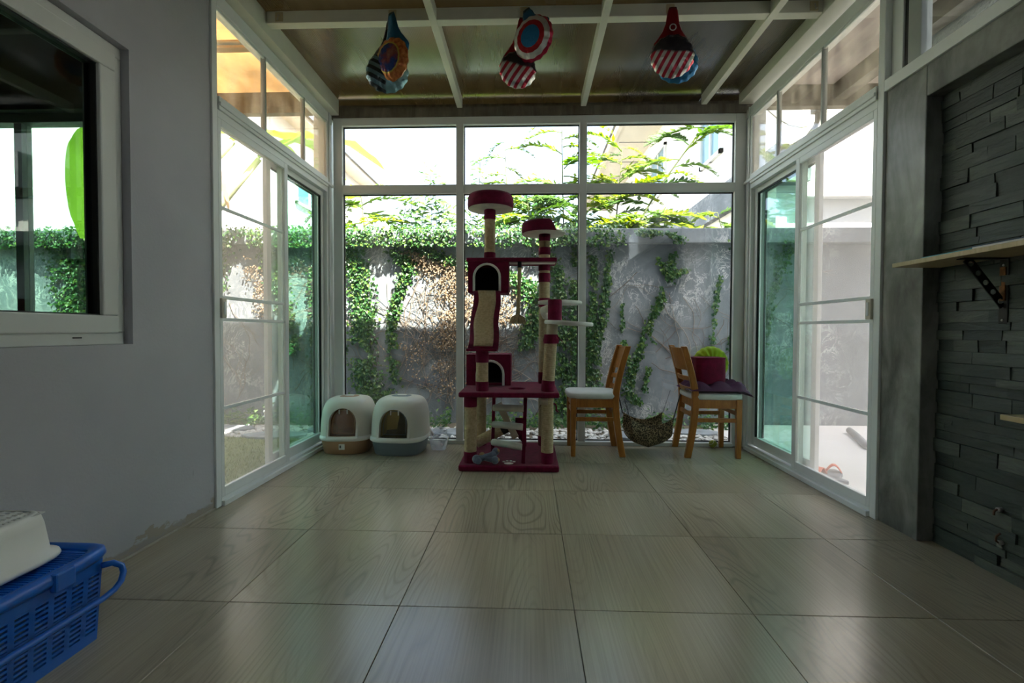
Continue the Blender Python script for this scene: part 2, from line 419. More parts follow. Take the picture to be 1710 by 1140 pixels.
def rectframe_y(mb, y0, y1, x0, x1, z0, z1, w):
    mb.box(x0, x1, y0, y1, z1-w, z1); mb.box(x0, x1, y0, y1, z0, z0+w)
    mb.box(x0, x0+w, y0, y1, z0+w, z1-w); mb.box(x1-w, x1, y0, y1, z0+w, z1-w); return mb
rectframe_y(MB(), 2.31, 2.38, HX0, HX1, HZ0, HZ1, .045).build('frame', M['upvc'], w3, bevel=.004)
MB().box(-2.60, -2.56, 2.32, 2.37, HZ0+.045, HZ1-.045).build('mullion', M['upvc'], w3)
MB().box(-2.56, HX1-.045, 2.343, 2.348, HZ0+.045, HZ1-.045).build('pane', M['glass'], w3)
MB().box(HX0+.045, -2.60, 2.343, 2.348, HZ0+.045, HZ1-.045).build('pane', M['glass'], w3)

# garden-side glazing across the back
wb_ = empty('window_3', (0, YB, 0), kind='structure')
y0, y1 = YB-.035, YB+.035
JL, JR, M1, M2 = -1.565, 1.672, (-.605,-.545), (.411,.47)
MB().box(JL-.075, JL, y0, y1, 0, 2.715).build('jamb', M['alu'], wb_, bevel=.003)
MB().box(JR, JR+.085, y0, y1, 0, 2.715).build('jamb', M['alu'], wb_, bevel=.003)
for a, c in (M1, M2): MB().box(a, c, y0-.01, y1, .03, 2.66).build('mullion', M['alu'], wb_, bevel=.003)
MB().box(JL, JR, y0, y1, 2.652, 2.715).build('head_rail', M['alu'], wb_, bevel=.003)
MB().box(JL, JR, y0-.02, y1, 0, .03).build('sill_rail', M['alu'], wb_, bevel=.003)
for k, (a, c) in enumerate(((JL, M1[0]), (M1[1], M2[0]), (M2[1], JR))):
    MB().box(a, c, y0, y1, 2.088, 2.160).build('transom_rail', M['alu'], wb_, bevel=.003)
    for z0, z1 in ((.03, 2.088), (2.16, 2.652)):
        pn = MB().box(a, c, YB+.006, YB+.012, z0, z1).build('pane', M['glass'], wb_)
        g = rectframe_y(MB(), YB, YB+.016, a, c, z0, z1, .007).build('gasket', M['rubber'], pn)
tag(MB().box(XL-.05, XR+.05, YB-.045, YB+.05, 2.715, 2.79).build('trim_1', M['beam_conc']), kind='structure')

# sliding screen + glass doors on either side
def side_door(name, X, s):
    """s = +1 when outdoors lies towards +x"""
    d = empty(name, (X, 3.2, 0), kind='structure')
    def bx(mb, a, c, y0, y1, z0, z1): return mb.box(X+s*a, X+s*c, y0, y1, z0, z1)
    A = M['alu']
    bx(MB(), -.012, .10, 2.43, 2.472, 0, 2.73).build('jamb', A, d, bevel=.003)
    bx(MB(), -.008, .10, 3.835, 3.93, 0, 2.73).build('jamb', A, d, bevel=.003)
    bx(MB(), -.02, .10, 3.86, 3.875, 0, 2.73).build('jamb_bead', A, d, bevel=.002)
    bx(MB(), .0, .10, 3.93, 4.0, 0, 2.73).build('corner_post', A, d, bevel=.003)
    h = bx(MB(), -.022, .10, 2.472, 3.835, 2.115, 2.185).build('head_rail', A, d, bevel=.003)
    bx(MB(), -.03, .06, 2.472, 3.93, 2.135, 2.155).build('rail_bead', A, h, bevel=.003)
    bx(MB(), -.012, .09, 2.472, 3.835, 2.075, 2.115).build('track', A, h, bevel=.002)
    t = bx(MB(), -.03, .10, 2.472, 3.86, 0, .028).build('sill_track', A, d, bevel=.002)
    bx(MB(), -.012, -.004, 2.472, 3.835, .028, .045).build('track_rib', A, t)
    # insect screen panel
    sc = bx(MB(), -.012, .014, 2.472, 2.50, .045, 2.075)
    bx(sc, -.012, .014, 3.155, 3.20, .045, 2.075); bx(sc, -.012, .014, 2.50, 3.155, .045, .095); bx(sc, -.012, .014, 2.50, 3.155, 2.035, 2.075)
    sc = sc.build('screen_panel', A, d, bevel=.003)
    bx(MB(), .002, .0028, 2.50, 3.155, .095, 2.035).build('screen_mesh', M['screen'], sc)
    for z in (1.607, 1.124, 1.004, .523):
        bx(MB(), -.004, .008, 2.50, 3.155, z-.009, z+.009).build('crossbar', A, sc, bevel=.002)
    hn = bx(MB(), -.026, -.008, 2.474, 2.512, 1.012, 1.118).build('handle', M['latch'], sc, bevel=.004)
    bx(MB(), -.03, -.024, 2.486, 2.50, 1.03, 1.10).build('finger_pull', A, hn, bevel=.002)
    # two glass leaves parked at the far half
    for k, (o, ya, yb) in enumerate(((.022, 3.17, 3.835), (.058, 3.06, 3.80))):
        gp = bx(MB(), o, o+.028, ya, ya+.05, .045, 2.075); bx(gp, o, o+.028, yb-.04, yb, .045, 2.075)
        bx(gp, o, o+.028, ya+.05, yb-.04, .045, .115); bx(gp, o, o+.028, ya+.05, yb-.04, 2.035, 2.075)
        gp = gp.build('glass_panel', A, d, bevel=.003)
        bx(MB(), o+.011, o+.017, ya+.05, yb-.04, .115, 2.035).build('pane', M['glass_green'], gp)
        ga = bx(MB(), o+.006, o+.02, yb-.05, yb-.04, .115, 2.035); bx(ga, o+.006, o+.02, ya+.05, yb-.04, 2.025, 2.035)
        ga.build('gasket', M['rubber'], gp)
    # transom lights above
    tr = bx(MB(), -.012, .06, 2.472, 3.93, 2.655, 2.73).build('top_rail', A, d, bevel=.003)
    bx(MB(), -.004, .012, 2.472, 3.835, 2.64, 2.655).build('bead', A, tr, bevel=.002)
    yy = (2.472, 2.945, 3.46, 3.835)
    for y in yy[1:3]: bx(MB(), -.006, .022, y-.008, y+.008, 2.185, 2.655).build('transom_bar', M['grey_bar'], d)
    for ya, yb in zip(yy, yy[1:]): bx(MB(), .004, .010, ya, yb, 2.185, 2.655).build('transom_pane', M['glass_amber'], d)
    return d
M['latch'] = pmat('aged_cream_latch', (.55,.52,.42), .4)
M['grey_bar'] = pmat('grey_aluminium_bar', (.36,.38,.36), .4)
side_door('door_1', XL, -1)
side_door('door_2', XR, 1)

# right: concrete surround, recessed slate cladding
tag(MB().box(XR, 1.96, 2.19, 2.43, 0, 2.133).box(XR, 1.96, YR, 2.19, 1.995, 2.133).build('trim_2', M['concrete'], bevel=.004), kind='structure')
wr = MB().box(1.852, 1.96, YR, 2.19, 0, 1.995).build('wall_right', M['dark']); tag(wr, kind='structure')
rnd = random.Random(3)
z = .0; cnt = 0; mc = {}
while z < 1.99:
    h = rnd.choice((.032,.04,.04,.05,.058)); h = min(h, 1.995-z)
    if h < .012: break
    y = 2.189
    first = True
    while y > 1.2 and cnt < 300:
        ln = rnd.choice((.11,.16,.21,.26,.32)) * (rnd.uniform(.35,.9) if first else 1); first = False
        yn = max(y-ln, 1.15)
        d = rnd.choice((.004,.008,.008,.012,.016))
        key = (round(y-yn,3), round(h,3), d, rnd.randint(0,1))
        if key not in mc:
            hh, ll = h/2-.0008, (y-yn)/2-.0008; j = lambda: rnd.uniform(-.0025,.0025)
            mb = MB(); mb.box(0, 0, -ll, ll, -hh, hh)
            mb.v = [(.012,-ll,-hh),(-d+j(),-ll,-hh),(-d+j(),ll,-hh),(.012,ll,-hh),(.012,-ll,hh),(-d+j(),-ll,hh),(-d+j(),ll,hh),(.012,ll,hh)]
            mc[key] = mb.mesh('slate_strip')
        link('slate_strip', mc[key], M['slate'], wr, loc=(1.842, (y+yn)/2, z+h/2)); cnt += 1
        y = yn
    z += h
# the near end of the cladding, beyond the strips
rest = MB(); z = 0; rnd = random.Random(5)
while z < 1.98:
    h = rnd.choice((.04,.05,.058)); h = min(h, 1.995-z); y = 1.15
    while y > YR+.05:
        ln = rnd.choice((.2,.28,.34)); yn = max(y-ln, YR); d = rnd.choice((.004,.008,.014))
        rest.box(1.842-d, 1.853, yn+.001, y-.001, z+.001, z+h-.001); y = yn
    z += h
ro = rest.build('slate_cladding', M['slate'], wr); ro['kind'] = 'stuff'
# a loose plumbing stub and a torn anchor in the slate, as small metal leftovers
# upper glazing over the surround
w4 = empty('window_4', (XR, 1.5, 2.133), kind='structure')
MB().box(XR-.012, XR+.10, YR, 2.43, 2.133, 2.19).build('sill_rail', M['alu'], w4, bevel=.003)
MB().box(XR+.02, XR+.10, 2.36, 2.43, 2.19, 2.73).build('jamb', M['alu'], w4, bevel=.003)
MB().box(XR+.03, XR+.055, 2.335, 2.36, 2.19, 2.73).build('gasket', M['rubber'], w4)
MB().box(XR+.025, XR+.075, 2.26, 2.335, 2.19, 2.73).build('stile', M['grey_bar'], w4, bevel=.003)
MB().box(XR-.012, XR+.10, YR, 2.43, 2.70, 2.78).build('head_rail', M['alu'], w4, bevel=.003)
MB().box(XR+.045, XR+.051, .92, 2.26, 2.19, 2.70).build('pane', M['glass'], w4)
MB().box(XR+.025, XR+.075, .87, .92, 2.19, 2.70).build('mullion', M['grey_bar'], w4)
MB().box(XR+.045, XR+.051, YR, .87, 2.19, 2.70).build('pane', M['glass'], w4)

# ceiling: bronze sheets on cream steel
ce = empty('ceiling', (0, 1.4, 2.86), kind='structure')
RX = (-.575, .44, 1.41)
FILL_Y = -.45   # opal sheets added behind here, out of view, to brighten the room
edges = (XL-.02,) + RX + (XR+.06,)
for a, c in zip(edges, edges[1:]):
    MB().box(a+.002, c-.002, FILL_Y, YB+.18, 2.862, 2.872).build('roof_sheet', M['poly'], ce)
    MB().box(a+.002, c-.002, YR, FILL_Y, 2.862, 2.872).build('added_light_sheet', M['opal'], ce)
for k, x in enumerate(RX):
    tag(MB().box(x-.022, x+.022, YR, YB-.045, 2.782, 2.86).build('trim_%d' % (3+k), M['steel_white'], bevel=.003), kind='structure')
tag(MB().box(XL-.02, XL+.075, YR, YB-.045, 2.732, 2.86).build('trim_6', M['steel_white'], bevel=.003), kind='structure')
tag(MB().box(XR-.075, XR+.06, YR, YB-.045, 2.78, 2.86).build('trim_7', M['steel_white'], bevel=.003), kind='structure')
for k, y in enumerate((2.83, 1.55, .25)):
    tag(MB().box(XL+.075, XR-.075, y, y+.06, 2.788, 2.86).build('trim_%d' % (8+k), M['steel_white'], bevel=.003), kind='structure')

# canopies that carry the roof on past the side doors
for nm, x0, x1, mt, lab in (('roof_canopy', -3.4, XL-.03, 'canopy_warm', 'roof canopy sheet painted in warm lit amber outside the left transom lights'),
                            ('roof_canopy', XR+.07, 3.0, 'canopy_grey', 'roof canopy painted in pale lit tones outside the right transom lights')):
    e = empty(nm, ((x0+x1)/2, 3.3, 2.8), lab, 'canopy')
    MB().box(x0, x1, 2.45, 4.12, 2.985, 2.995).build('roof_sheet', M[mt], e)
    MB().box(x0, x1, 4.03, 4.10, 2.81, 2.985).build('eave_beam', M['beam_conc'], e)
    xi = x1-.12 if x0 < 0 else x0+.12
    MB().box(xi-.05, xi+.05, 2.45, 4.03, 2.86, 2.985).build('rafter', M['beam_conc'], e)
    if x0 < 0:
        MB().box(x0, xi-.05, 3.30, 3.36, 2.93, 2.985).build('purlin', M['canopy_warm'], e)
        MB().tube([(x0, 3.25, 2.93), (xi-.05, 3.25, 2.93)], .011, 8).build('pipe', M['grey_bar'], e, True)
    else:
        MB().box(x1-.5, x1-.4, 2.45, 4.03, 2.86, 2.985).build('rafter', M['beam_conc'], e)
tag(MB().box(XL-.03, XR+.07, 4.03, 4.10, 2.80, 2.862).build('trim_11', M['beam_conc']), kind='structure')

# ================================================================== OUTDOORS
def m_ground(name, a, b, sc=6, bump=.4, rough=.9):
    return pmat(name, tuple((x+y)/2 for x, y in zip(a, b)), rough, 0, .3, .25, sc, bump, 40, kind='World', bdist=.01)
M['soil'] = m_ground('dark_soil', (.10,.085,.06), (.16,.13,.09))
M['turf'] = m_ground('short_turf', (.13,.16,.05), (.19,.22,.075), 30, .8)
M['paving'] = pmat('pale_cement_paving', (.60,.58,.54), .75, 0, .3, .06, 2, .1, 30, kind='World')
M['white_wall'] = pmat('white_house_paint', (.80,.80,.78), .8, 0, .3, .04, 1.5, kind='World')
M['cream'] = pmat('cream_soffit', (.72,.68,.58), .8, 0, .3, .05, 2, kind='World')
M['roof_tile'] = pmat('grey_roof_tile', (.20,.20,.20), .8, 0, .3, .2, 8, kind='World')
M['slab'] = pmat('slate_stepping_stone', (.22,.24,.25), .7, 0, .4, .25, 8, .5, 30, kind='World')
M['pebble'] = leafmat('white_pebbles', [(.32,.31,.27),(.48,.46,.42),(.60,.59,.55)], 0.0, .7)
M['ivy'] = leafmat('ivy_leaf', [(.012,.055,.014),(.022,.085,.020),(.042,.12,.022),(.11,.18,.03)], .25, .4)
M['dryleaf'] = leafmat('dry_leaf', [(.15,.10,.06),(.25,.18,.11),(.36,.29,.20)], .3, .7, (1.1,.9,.6))
M['vine'] = leafmat('dry_vine_stem', [(.09,.065,.045),(.15,.115,.085),(.27,.23,.19)], 0.0, .8)
M['bark'] = pmat('young_bark', (.07,.085,.03), .7, 0, .3, .2, 20)
M['grass'] = leafmat('grass_blade', [(.10,.15,.035),(.16,.21,.055),(.22,.25,.09)], .3, .6)

tag(MB().box(-14, 14, 2.43, 24, -.3, -.07).build('ground_garden', M['soil']), kind='structure')
tag(MB().box(-14, 14, -16, YR-.12, -.3, -.07).build('ground_yard', M['paving']), kind='structure')
tag(MB().box(-9, XL-.1, 2.43, 4.28, -.07, -.05).build('ground_lawn', M['turf']), kind='structure')
tag(MB().box(XR+.10, 9, -3, 5.10, -.07, -.045).build('ground_paving', M['paving']), kind='structure')

gw = empty('wall_garden', (0, 5.2, 0), kind='structure')
MB().box(-10, 9, 5.15, 5.30, -.1, 1.876).build('wall_body', M['gwall'], gw)
MB().box(-10, 9, 5.05, 5.36, 1.876, 2.03).build('coping', M['gwall'], gw, bevel=.006)

def leaf4(mb, p, nrm, up, l, wd, fold=.25):
    """one folded leaf: two triangles per half along the midrib"""
    nrm = nrm.normalized(); up = (up - nrm*up.dot(nrm))
    if up.length < 1e-4: return
    up.normalize(); sd = up.cross(nrm)
    a = p; b = p + up*l; c = p + up*l*.42 + sd*wd*.5 + nrm*fold*wd; d = p + up*l*.42 - sd*wd*.5 + nrm*fold*wd
    n = len(mb.v); mb.v += [tuple(a), tuple(c), tuple(b), tuple(d)]; mb.f += [(n, n+1, n+2), (n, n+2, n+3)]
rv = random.Random(11)
def rdir(r=rv): 
    v = Vector((r.gauss(0,1), r.gauss(0,1), r.gauss(0,1))); return v.normalized()
def along(pts, t):
    k = t*(len(pts)-1); i = min(int(k), len(pts)-2); f = k-i
    return tuple(a+(b-a)*f for a, b in zip(pts[i], pts[i+1]))
def strand(mb, pts, dens, size=.036, dep=.05, nar=.72):
    dens *= 2.2
    Ltot = sum(math.hypot(b[0]-a[0], b[1]-a[1]) for a, b in zip(pts, pts[1:]))
    for _ in range(int(dens*Ltot)):
        x, z, wd = along(pts, rv.random())
        g = rv.gauss(0, .45); x += max(-1.1, min(1.1, g))*wd*nar; z += rv.uniform(-.03, .03)
        if mnoise.noise(Vector((x*5, z*5, 3.1))) < -.28: continue
        yy = 5.145 - rv.random()*dep
        if z > 1.87: yy = 5.045 - rv.random()*dep
        s = size*rv.uniform(.6, 1.25)
        leaf4(mb, Vector((x, yy, z)), Vector((rv.gauss(0,.45), -1, rv.gauss(.35,.4))), Vector((rv.gauss(0,.6), 0, -1)), s, s*.95)

ivy = empty('climbing_ivy', (-1.8, 5.13, -.07), 'green climbing ivy spreading over the garden wall', 'ivy')
lv = MB()
# mat of leaves on the coping
for _ in range(6800):
    x = rv.uniform(-6.2, 1.05); z = rv.uniform(1.85, 2.09)
    if mnoise.noise(Vector((x*4, z*7, 0))) < -.30 and z < 2.0: continue
    if x > .7 and rv.random() < (x-.7)*2.2: continue
    top = z > 2.03
    yy = rv.uniform(5.03, 5.3) if top else 5.045 - rv.random()*.05
    s = .034*rv.uniform(.6, 1.25)
    leaf4(lv, Vector((x, yy, z)), Vector((rv.gauss(0,.5), -1, rv.gauss(.5,.5))), Vector((rv.gauss(0,.7), 0, -1)), s, s*.95)
for pts, dn in (
    ([(-1.98,1.86,.24),(-1.85,1.5,.22),(-1.8,1.1,.22),(-1.83,.7,.24),(-1.75,.3,.28),(-1.7,0,.3)], 700),
    ([(-1.45,1.84,.24),(-1.30,1.65,.16),(-1.45,1.3,.1),(-1.5,.9,.10),(-1.45,.3,.10)], 260),
    ([(-1.2,1.85,.25),(-.9,1.72,.16),(-.5,1.62,.22),(-.15,1.52,.26),(.10,1.3,.20),(.05,1.0,.18),(-.05,.7,.10)], 430),
    ([(.1,1.86,.2),(.32,1.6,.1),(.34,1.2,.12),(.35,.6,.13),(.3,0,.18)], 330),
    ([(.52,1.86,.10),(.50,1.3,.09),(.5,.8,.13),(.45,.1,.2)], 330),
    ([(.69,1.87,.07),(.69,1.3,.06),(.67,.9,.07),(.70,.5,.11),(.72,.1,.14)], 330),
    ([(.87,1.8,.05),(.83,1.4,.06),(.78,1.0,.07),(.68,.6,.09),(.62,.1,.12)], 280),
    ([(1.52,1.84,.08),(1.50,1.56,.10),(1.42,1.28,.08),(1.32,1.09,.07),(1.2,.77,.07),(1.10,.5,.07),(1.07,.30,.08),(1.18,.18,.08)], 300),
    ([(1.38,1.72,.04),(1.50,1.52,.05),(1.68,1.62,.04)], 170),
    ([(1.0,1.35,.02),(1.0,1.0,.025),(1.04,.72,.03),(1.1,.6,.04)], 110),
    ([(.96,.78,.03),(.97,.62,.03)], 120),
    ([(2.03,1.54,.02),(1.98,1.2,.025),(1.95,.8,.03),(1.92,.55,.03)], 120),
    ([(1.35,.85,.03),(1.3,.62,.035),(1.24,.3,.04)], 140),
    ([(2.15,.9,.05),(2.2,.5,.07)], 150),
    ([(2.75,1.9,.25),(2.62,1.5,.08),(2.5,.95,.08),(2.38,.5,.10)], 190),
    ([(2.2,1.9,.2),(2.3,1.75,.12),(2.5,1.7,.1)], 200),
    ([(1.15,1.99,.12),(1.4,1.97,.2),(1.55,1.9,.16)], 420),
    ([(-2.85,1.85,.2),(-2.75,1.4,.2),(-2.62,1.0,.15),(-2.6,.7,.1)], 330),
    ([(-2.36,1.85,.10),(-2.33,1.2,.12),(-2.3,.5,.16),(-2.25,0,.2)], 330),
    ([(-3.4,1.85,.3),(-3.5,1.2,.16),(-3.55,.5,.14)], 240),
    ([(-5.15,1.9,.35),(-5.05,1.0,.35),(-4.95,0,.4)], 800),
    ([(-4.4,1.9,.3),(-4.3,1.2,.25),(-4.4,.4,.2)], 300)):
    strand(lv, pts, dn)
lo = lv.build('leaves', M['ivy'], ivy, recalc=False); lo['kind'] = 'stuff'

# dry vines and dead leaves
dv = empty('dry_vine', (-.9, 5.13, -.07), 'bare brown vine stems and withered leaves on the garden wall', 'vine')
st = MB()
def vine(x, z, ang, ln, r=.0032, depth=0):
    pts = []; 
    for k in range(int(ln/.05)):
        pts.append((x, 5.147 - .004 - .006*rv.random(), z)); ang += rv.gauss(0, .22)
        x += math.cos(ang)*.05; z += math.sin(ang)*.05
        if z < .0 or z > 1.86: break
        if depth < 2 and rv.random() < .13: vine(x, z, ang + rv.choice((-1,1))*rv.uniform(.4,1.1), ln*.5, r*.65, depth+1)
    if len(pts) > 2: st.tube(pts, r, 4, cap=False)
for _ in range(80): vine(rv.gauss(-.8,.45), rv.uniform(.05,.9), rv.gauss(1.4,.6), rv.uniform(.5,1.4))
for _ in range(16): vine(rv.gauss(1.75,.25), rv.uniform(.2,.8), rv.gauss(1.5,.6), rv.uniform(.4,1.0))
for _ in range(12): vine(rv.uniform(-3.3,-1.9), rv.uniform(.1,.6), rv.gauss(1.5,.5), rv.uniform(.5,1.2))
for _ in range(8): vine(rv.uniform(2.2,3.6), rv.uniform(.8,1.5), rv.gauss(.4,.6), rv.uniform(.3,.8), .003)
st.build('stems', M['vine'], dv, recalc=False)['kind'] = 'stuff'
dl = MB()
strand(dl, [(-1.3,1.8,.1),(-.9,1.6,.3),(-.75,1.3,.3),(-.75,1.0,.3),(-.9,.75,.25)], 850, .022, nar=1.1)
strand(dl, [(-.5,1.7,.2),(-.3,1.3,.25),(-.2,1.0,.2)], 330, .022, nar=1.1)
strand(dl, [(-1.4,.8,.3),(-.9,.5,.4),(-.6,.2,.3)], 260, .022, nar=1.1)
strand(dl, [(-3.1,1.75,.2),(-2.95,1.4,.2),(-2.9,1.1,.2)], 300, .024)
dl.build('withered_leaves', M['dryleaf'], dv, recalc=False)['kind'] = 'stuff'

# undergrowth, pebbles and stepping stones along the wall
gc = MB()
for _ in range(2600):
    x = rv.uniform(-4.2, 2.3)
    if mnoise.noise(Vector((x*2.2, 5, 1))) < -.25: continue
    z = -.06 + abs(rv.gauss(0, .075)); s = rv.uniform(.03,.055)
    leaf4(gc, Vector((x, rv.uniform(4.78, 5.12), z)), Vector((rv.gauss(0,.6), -.7, 1)), Vector((rv.gauss(0,1), rv.gauss(0,.5), .4)), s, s*.8)
tag(gc.build('ground_cover', M['ivy'], recalc=False), 'low leafy ground cover along the foot of the garden wall', 'plants', kind='stuff')
pb = MB()
ico = [(0,0,1),(.89,0,.45),(.28,.85,.45),(-.72,.53,.45),(-.72,-.53,.45),(.28,-.85,.45),(.72,.53,-.45),(-.28,.85,-.45),(-.89,0,-.45),(-.28,-.85,-.45),(.72,-.53,-.45),(0,0,-1)]
icf = [(0,1,2),(0,2,3),(0,3,4),(0,4,5),(0,5,1),(1,6,2),(2,7,3),(3,8,4),(4,9,5),(5,10,1),(6,7,2),(7,8,3),(8,9,4),(9,10,5),(10,6,1),(11,7,6),(11,8,7),(11,9,8),(11,10,9),(11,6,10)]
for _ in range(2600):
    x = rv.uniform(-4.4, 1.85); y = rv.uniform(4.05 if x > -1.7 else 4.30, 4.85); s = rv.uniform(.013, .03)
    sc_ = (s*rv.uniform(.8,1.4), s*rv.uniform(.8,1.4), s*.65)
    pb.add([(x+a*sc_[0], y+b*sc_[1], -.06+c*sc_[2]+rv.random()*.012) for a, b, c in ico], icf)
tag(pb.build('pebbles', M['pebble'], recalc=False), 'white pebbles strewn between the stepping stones', 'pebbles', kind='stuff')
for k, (x, y, rx, ry, a, lab) in enumerate((
        (-3.0, 4.62, .26, .13, .1, 'slate stepping stone farthest left seen through the screen door'),
        (-2.38, 4.34, .30, .13, -.1, 'slate stepping stone at the lawn edge behind the left screen door'),
        (-1.98, 4.62, .24, .14, .2, 'slate stepping stone seen through the green left door glass'),
        (-1.05, 4.55, .26, .15, 0, 'slate stepping stone outside behind the grey litter box'),
        (-.62, 4.56, .22, .15, .2, 'slate stepping stone outside between litter box and cat tree'),
        (.92, 4.50, .19, .16, -.15, 'slate stepping stone outside behind the left chair legs'),
        (1.62, 4.66, .24, .13, .05, 'slate stepping stone outside behind the right chair legs'))):
    poly = []
    for j in range(9):
        t = 2*math.pi*j/9; q = rv.uniform(.85, 1.12)
        poly.append((x + math.cos(t+a)*rx*q, y + math.sin(t+a)*ry*q))
    tag(MB().prism(poly, 'z', -.075, -.028).build('stepping_stone', M['slab'], bevel=.006), lab, 'stone', 'stepping stones along the wall')
gr = MB()
for _ in range(9000):
    x = rv.uniform(-3.6, XL-.12); y = rv.uniform(2.5, 4.3); h = rv.uniform(.015, .035)
    d = Vector((rv.gauss(0,.4), rv.gauss(0,.4), 1)).normalized()*h; wv = Vector((rv.gauss(0,1), rv.gauss(0,1), 0)).normalized()*.003
    p = Vector((x, y, -.05)); n = len(gr.v)
    gr.v += [tuple(p-wv), tuple(p+wv), tuple(p+d)]; gr.f.append((n, n+1, n+2))
tag(gr.build('lawn_grass', M['grass'], recalc=False), 'short olive green lawn outside the left door', 'grass', kind='stuff')

# ---- neighbouring houses
def house_window(par, x, y0, y1, z0, z1, s):
    """s: +1 if the facade looks towards +x"""
    f = MB(); wd = .07
    f.box(x, x+s*.06, y0, y1, z0, z0+wd).box(x, x+s*.06, y0, y1, z1-wd, z1).box(x, x+s*.06, y0, y0+wd, z0, z1).box(x, x+s*.06, y1-wd, y1, z0, z1)
    ym = (y0+y1)/2; f.box(x, x+s*.05, ym-.03, ym+.03, z0, z1)
    f = f.build('house_window', M['upvc'], par)
    for a, b2 in ((y0+wd, ym-.03), (ym+.03, y1-wd)):
        MB().box(x+s*.01, x+s*.02, a, b2, z0+wd, z1-wd).build('pane', M['house_glass'], f)
M['house_glass'] = pmat('bluish_window_glass', (.16,.30,.38), .08, 0, .8, .1)
rh = empty('neighbour_house', (5, 12, -.07), 'white two storey house with a deep eave behind the right panes', 'house')
MB().box(3.3, 10, 7.0, 20, -.1, 6.05).build('wall', M['white_wall'], rh)
ev = MB().box(2.3, 10, 6.6, 20.4, 6.05, 6.12).build('soffit', M['cream'], rh)
for k in range(9): MB().box(2.42, 3.28, 7+k*1.5, 7.02+k*1.5, 6.035, 6.05).build('soffit_joint', M['roof_tile'], ev)
MB().box(2.22, 2.32, 6.6, 20.4, 6.02, 6.24).build('fascia', M['cream'], rh)
MB().prism([(2.16,6.22),(6.5,8.6),(10.3,6.22)], 'y', 6.5, 20.5).build('roof', M['roof_tile'], rh)
house_window(rh, 3.3, 8.25, 9.25, 4.0, 5.2, -1)
house_window(rh, 3.3, 11.6, 12.9, 4.35, 5.5, -1)
lg = MB().box(2.9, 3.3, 5.7, 15, 2.72, 3.16).build('ledge', M['gwall'], rh)
MB().box(3.0, 3.3, 5.9, 15, -.1, 2.72).build('annex_wall', M['white_wall'], rh)
MB().box(3.3, 10, 5.9, 7.0, -.1, 4.2).build('annex_front', M['white_wall'], rh)
MB().box(3.25, 10, 5.75, 5.9, 2.55, 2.70).build('annex_sill', M['white_wall'], rh)
lh = empty('neighbour_house', (-9, 12, -.07), 'white house with a small paired window behind the left door', 'house')
MB().box(-13, -6.0, 6.6, 17.5, -.1, 6.1).build('wall', M['white_wall'], lh)
MB().box(-13.4, -5.5, 6.3, 17.8, 6.1, 6.2).build('soffit', M['cream'], lh)
MB().prism([(-13.5,6.2),(-9.5,8.3),(-5.42,6.2)], 'y', 6.2, 17.9).build('roof', M['roof_tile'], lh)
house_window(lh, -6.0, 12.0, 13.5, 4.2, 5.0, 1)
for y in (8.4, 9.6, 10.8): MB().box(-6.0, -5.93, y, y+.05, -.1, 6.1).build('wall_joint', M['white_wall'], lh)
tb = empty('wall_neighbour', (6, -2, -.07), kind='structure')
MB().box(3.4, 9, -7, 1.75, -.1, 9.3).build('wall_body', M['stucco'], tb)
MB().box(2.62, 3.4, -3, 3.3, 2.80, 4.4).build('overhang', M['stucco'], tb)
MB().box(2.56, 2.62, -3, 3.3, 2.98, 3.05).build('drip_band', M['stucco'], tb)

# ---- feathery saplings behind the wall
def m_frond(name, cols):
    m, nt, out = newmat(name)
    col = ramp(nt, nt.nodes.new('ShaderNodeObjectInfo').outputs['Random'], [(i/(len(cols)-1), c) for i, c in enumerate(cols)])
    d = N(nt, 'ShaderNodeBsdfPrincipled', Roughness=.55); L(nt, col, d.inputs['Base Color'])
    t = N(nt, 'ShaderNodeBsdfTranslucent'); L(nt, mix(nt, 1.0, col, (1.2,1.2,.35), 'MULTIPLY'), t.inputs[0])
    ms = N(nt, 'ShaderNodeMixShader'); ms.inputs[0].default_value = .5
    L(nt, d.outputs[0], ms.inputs[1]); L(nt, t.outputs[0], ms.inputs[2]); L(nt, ms.outputs[0], out.inputs[0]); return m
M['frond'] = m_frond('feathery_frond', [(.05,.12,.02),(.10,.20,.010),(.16,.25,.008),(.22,.27,.008)])
fronds = []
for k in range(5):
    mb = MB(); n = 30; dr = rv.uniform(.15,.5)
    def rach(t): return Vector((t, .04*math.sin(t*4+k), .25*t - (dr+.25)*t*t))
    mb.tube([rach(i/8) for i in range(9)], [.012-.009*i/8 for i in range(9)], 4)
    for i in range(n):
        t = .10 + .9*i/n; p = rach(t); ln = .30*math.sin(math.pi*min(1, .12+.88*t))**.6*(1-.25*t)
        for s in (-1, 1):
            d = Vector((.55, s, rv.gauss(-.15,.12))).normalized()
            leaf4(mb, p, Vector((rv.gauss(0,.15), rv.gauss(0,.15), 1)), d, ln*rv.uniform(.85,1.15), .075, .1)
    me = bpy.data.meshes.new('frond'); me.from_pydata(mb.v, [], mb.f); me.materials.append(M['frond']); fronds.append(me)
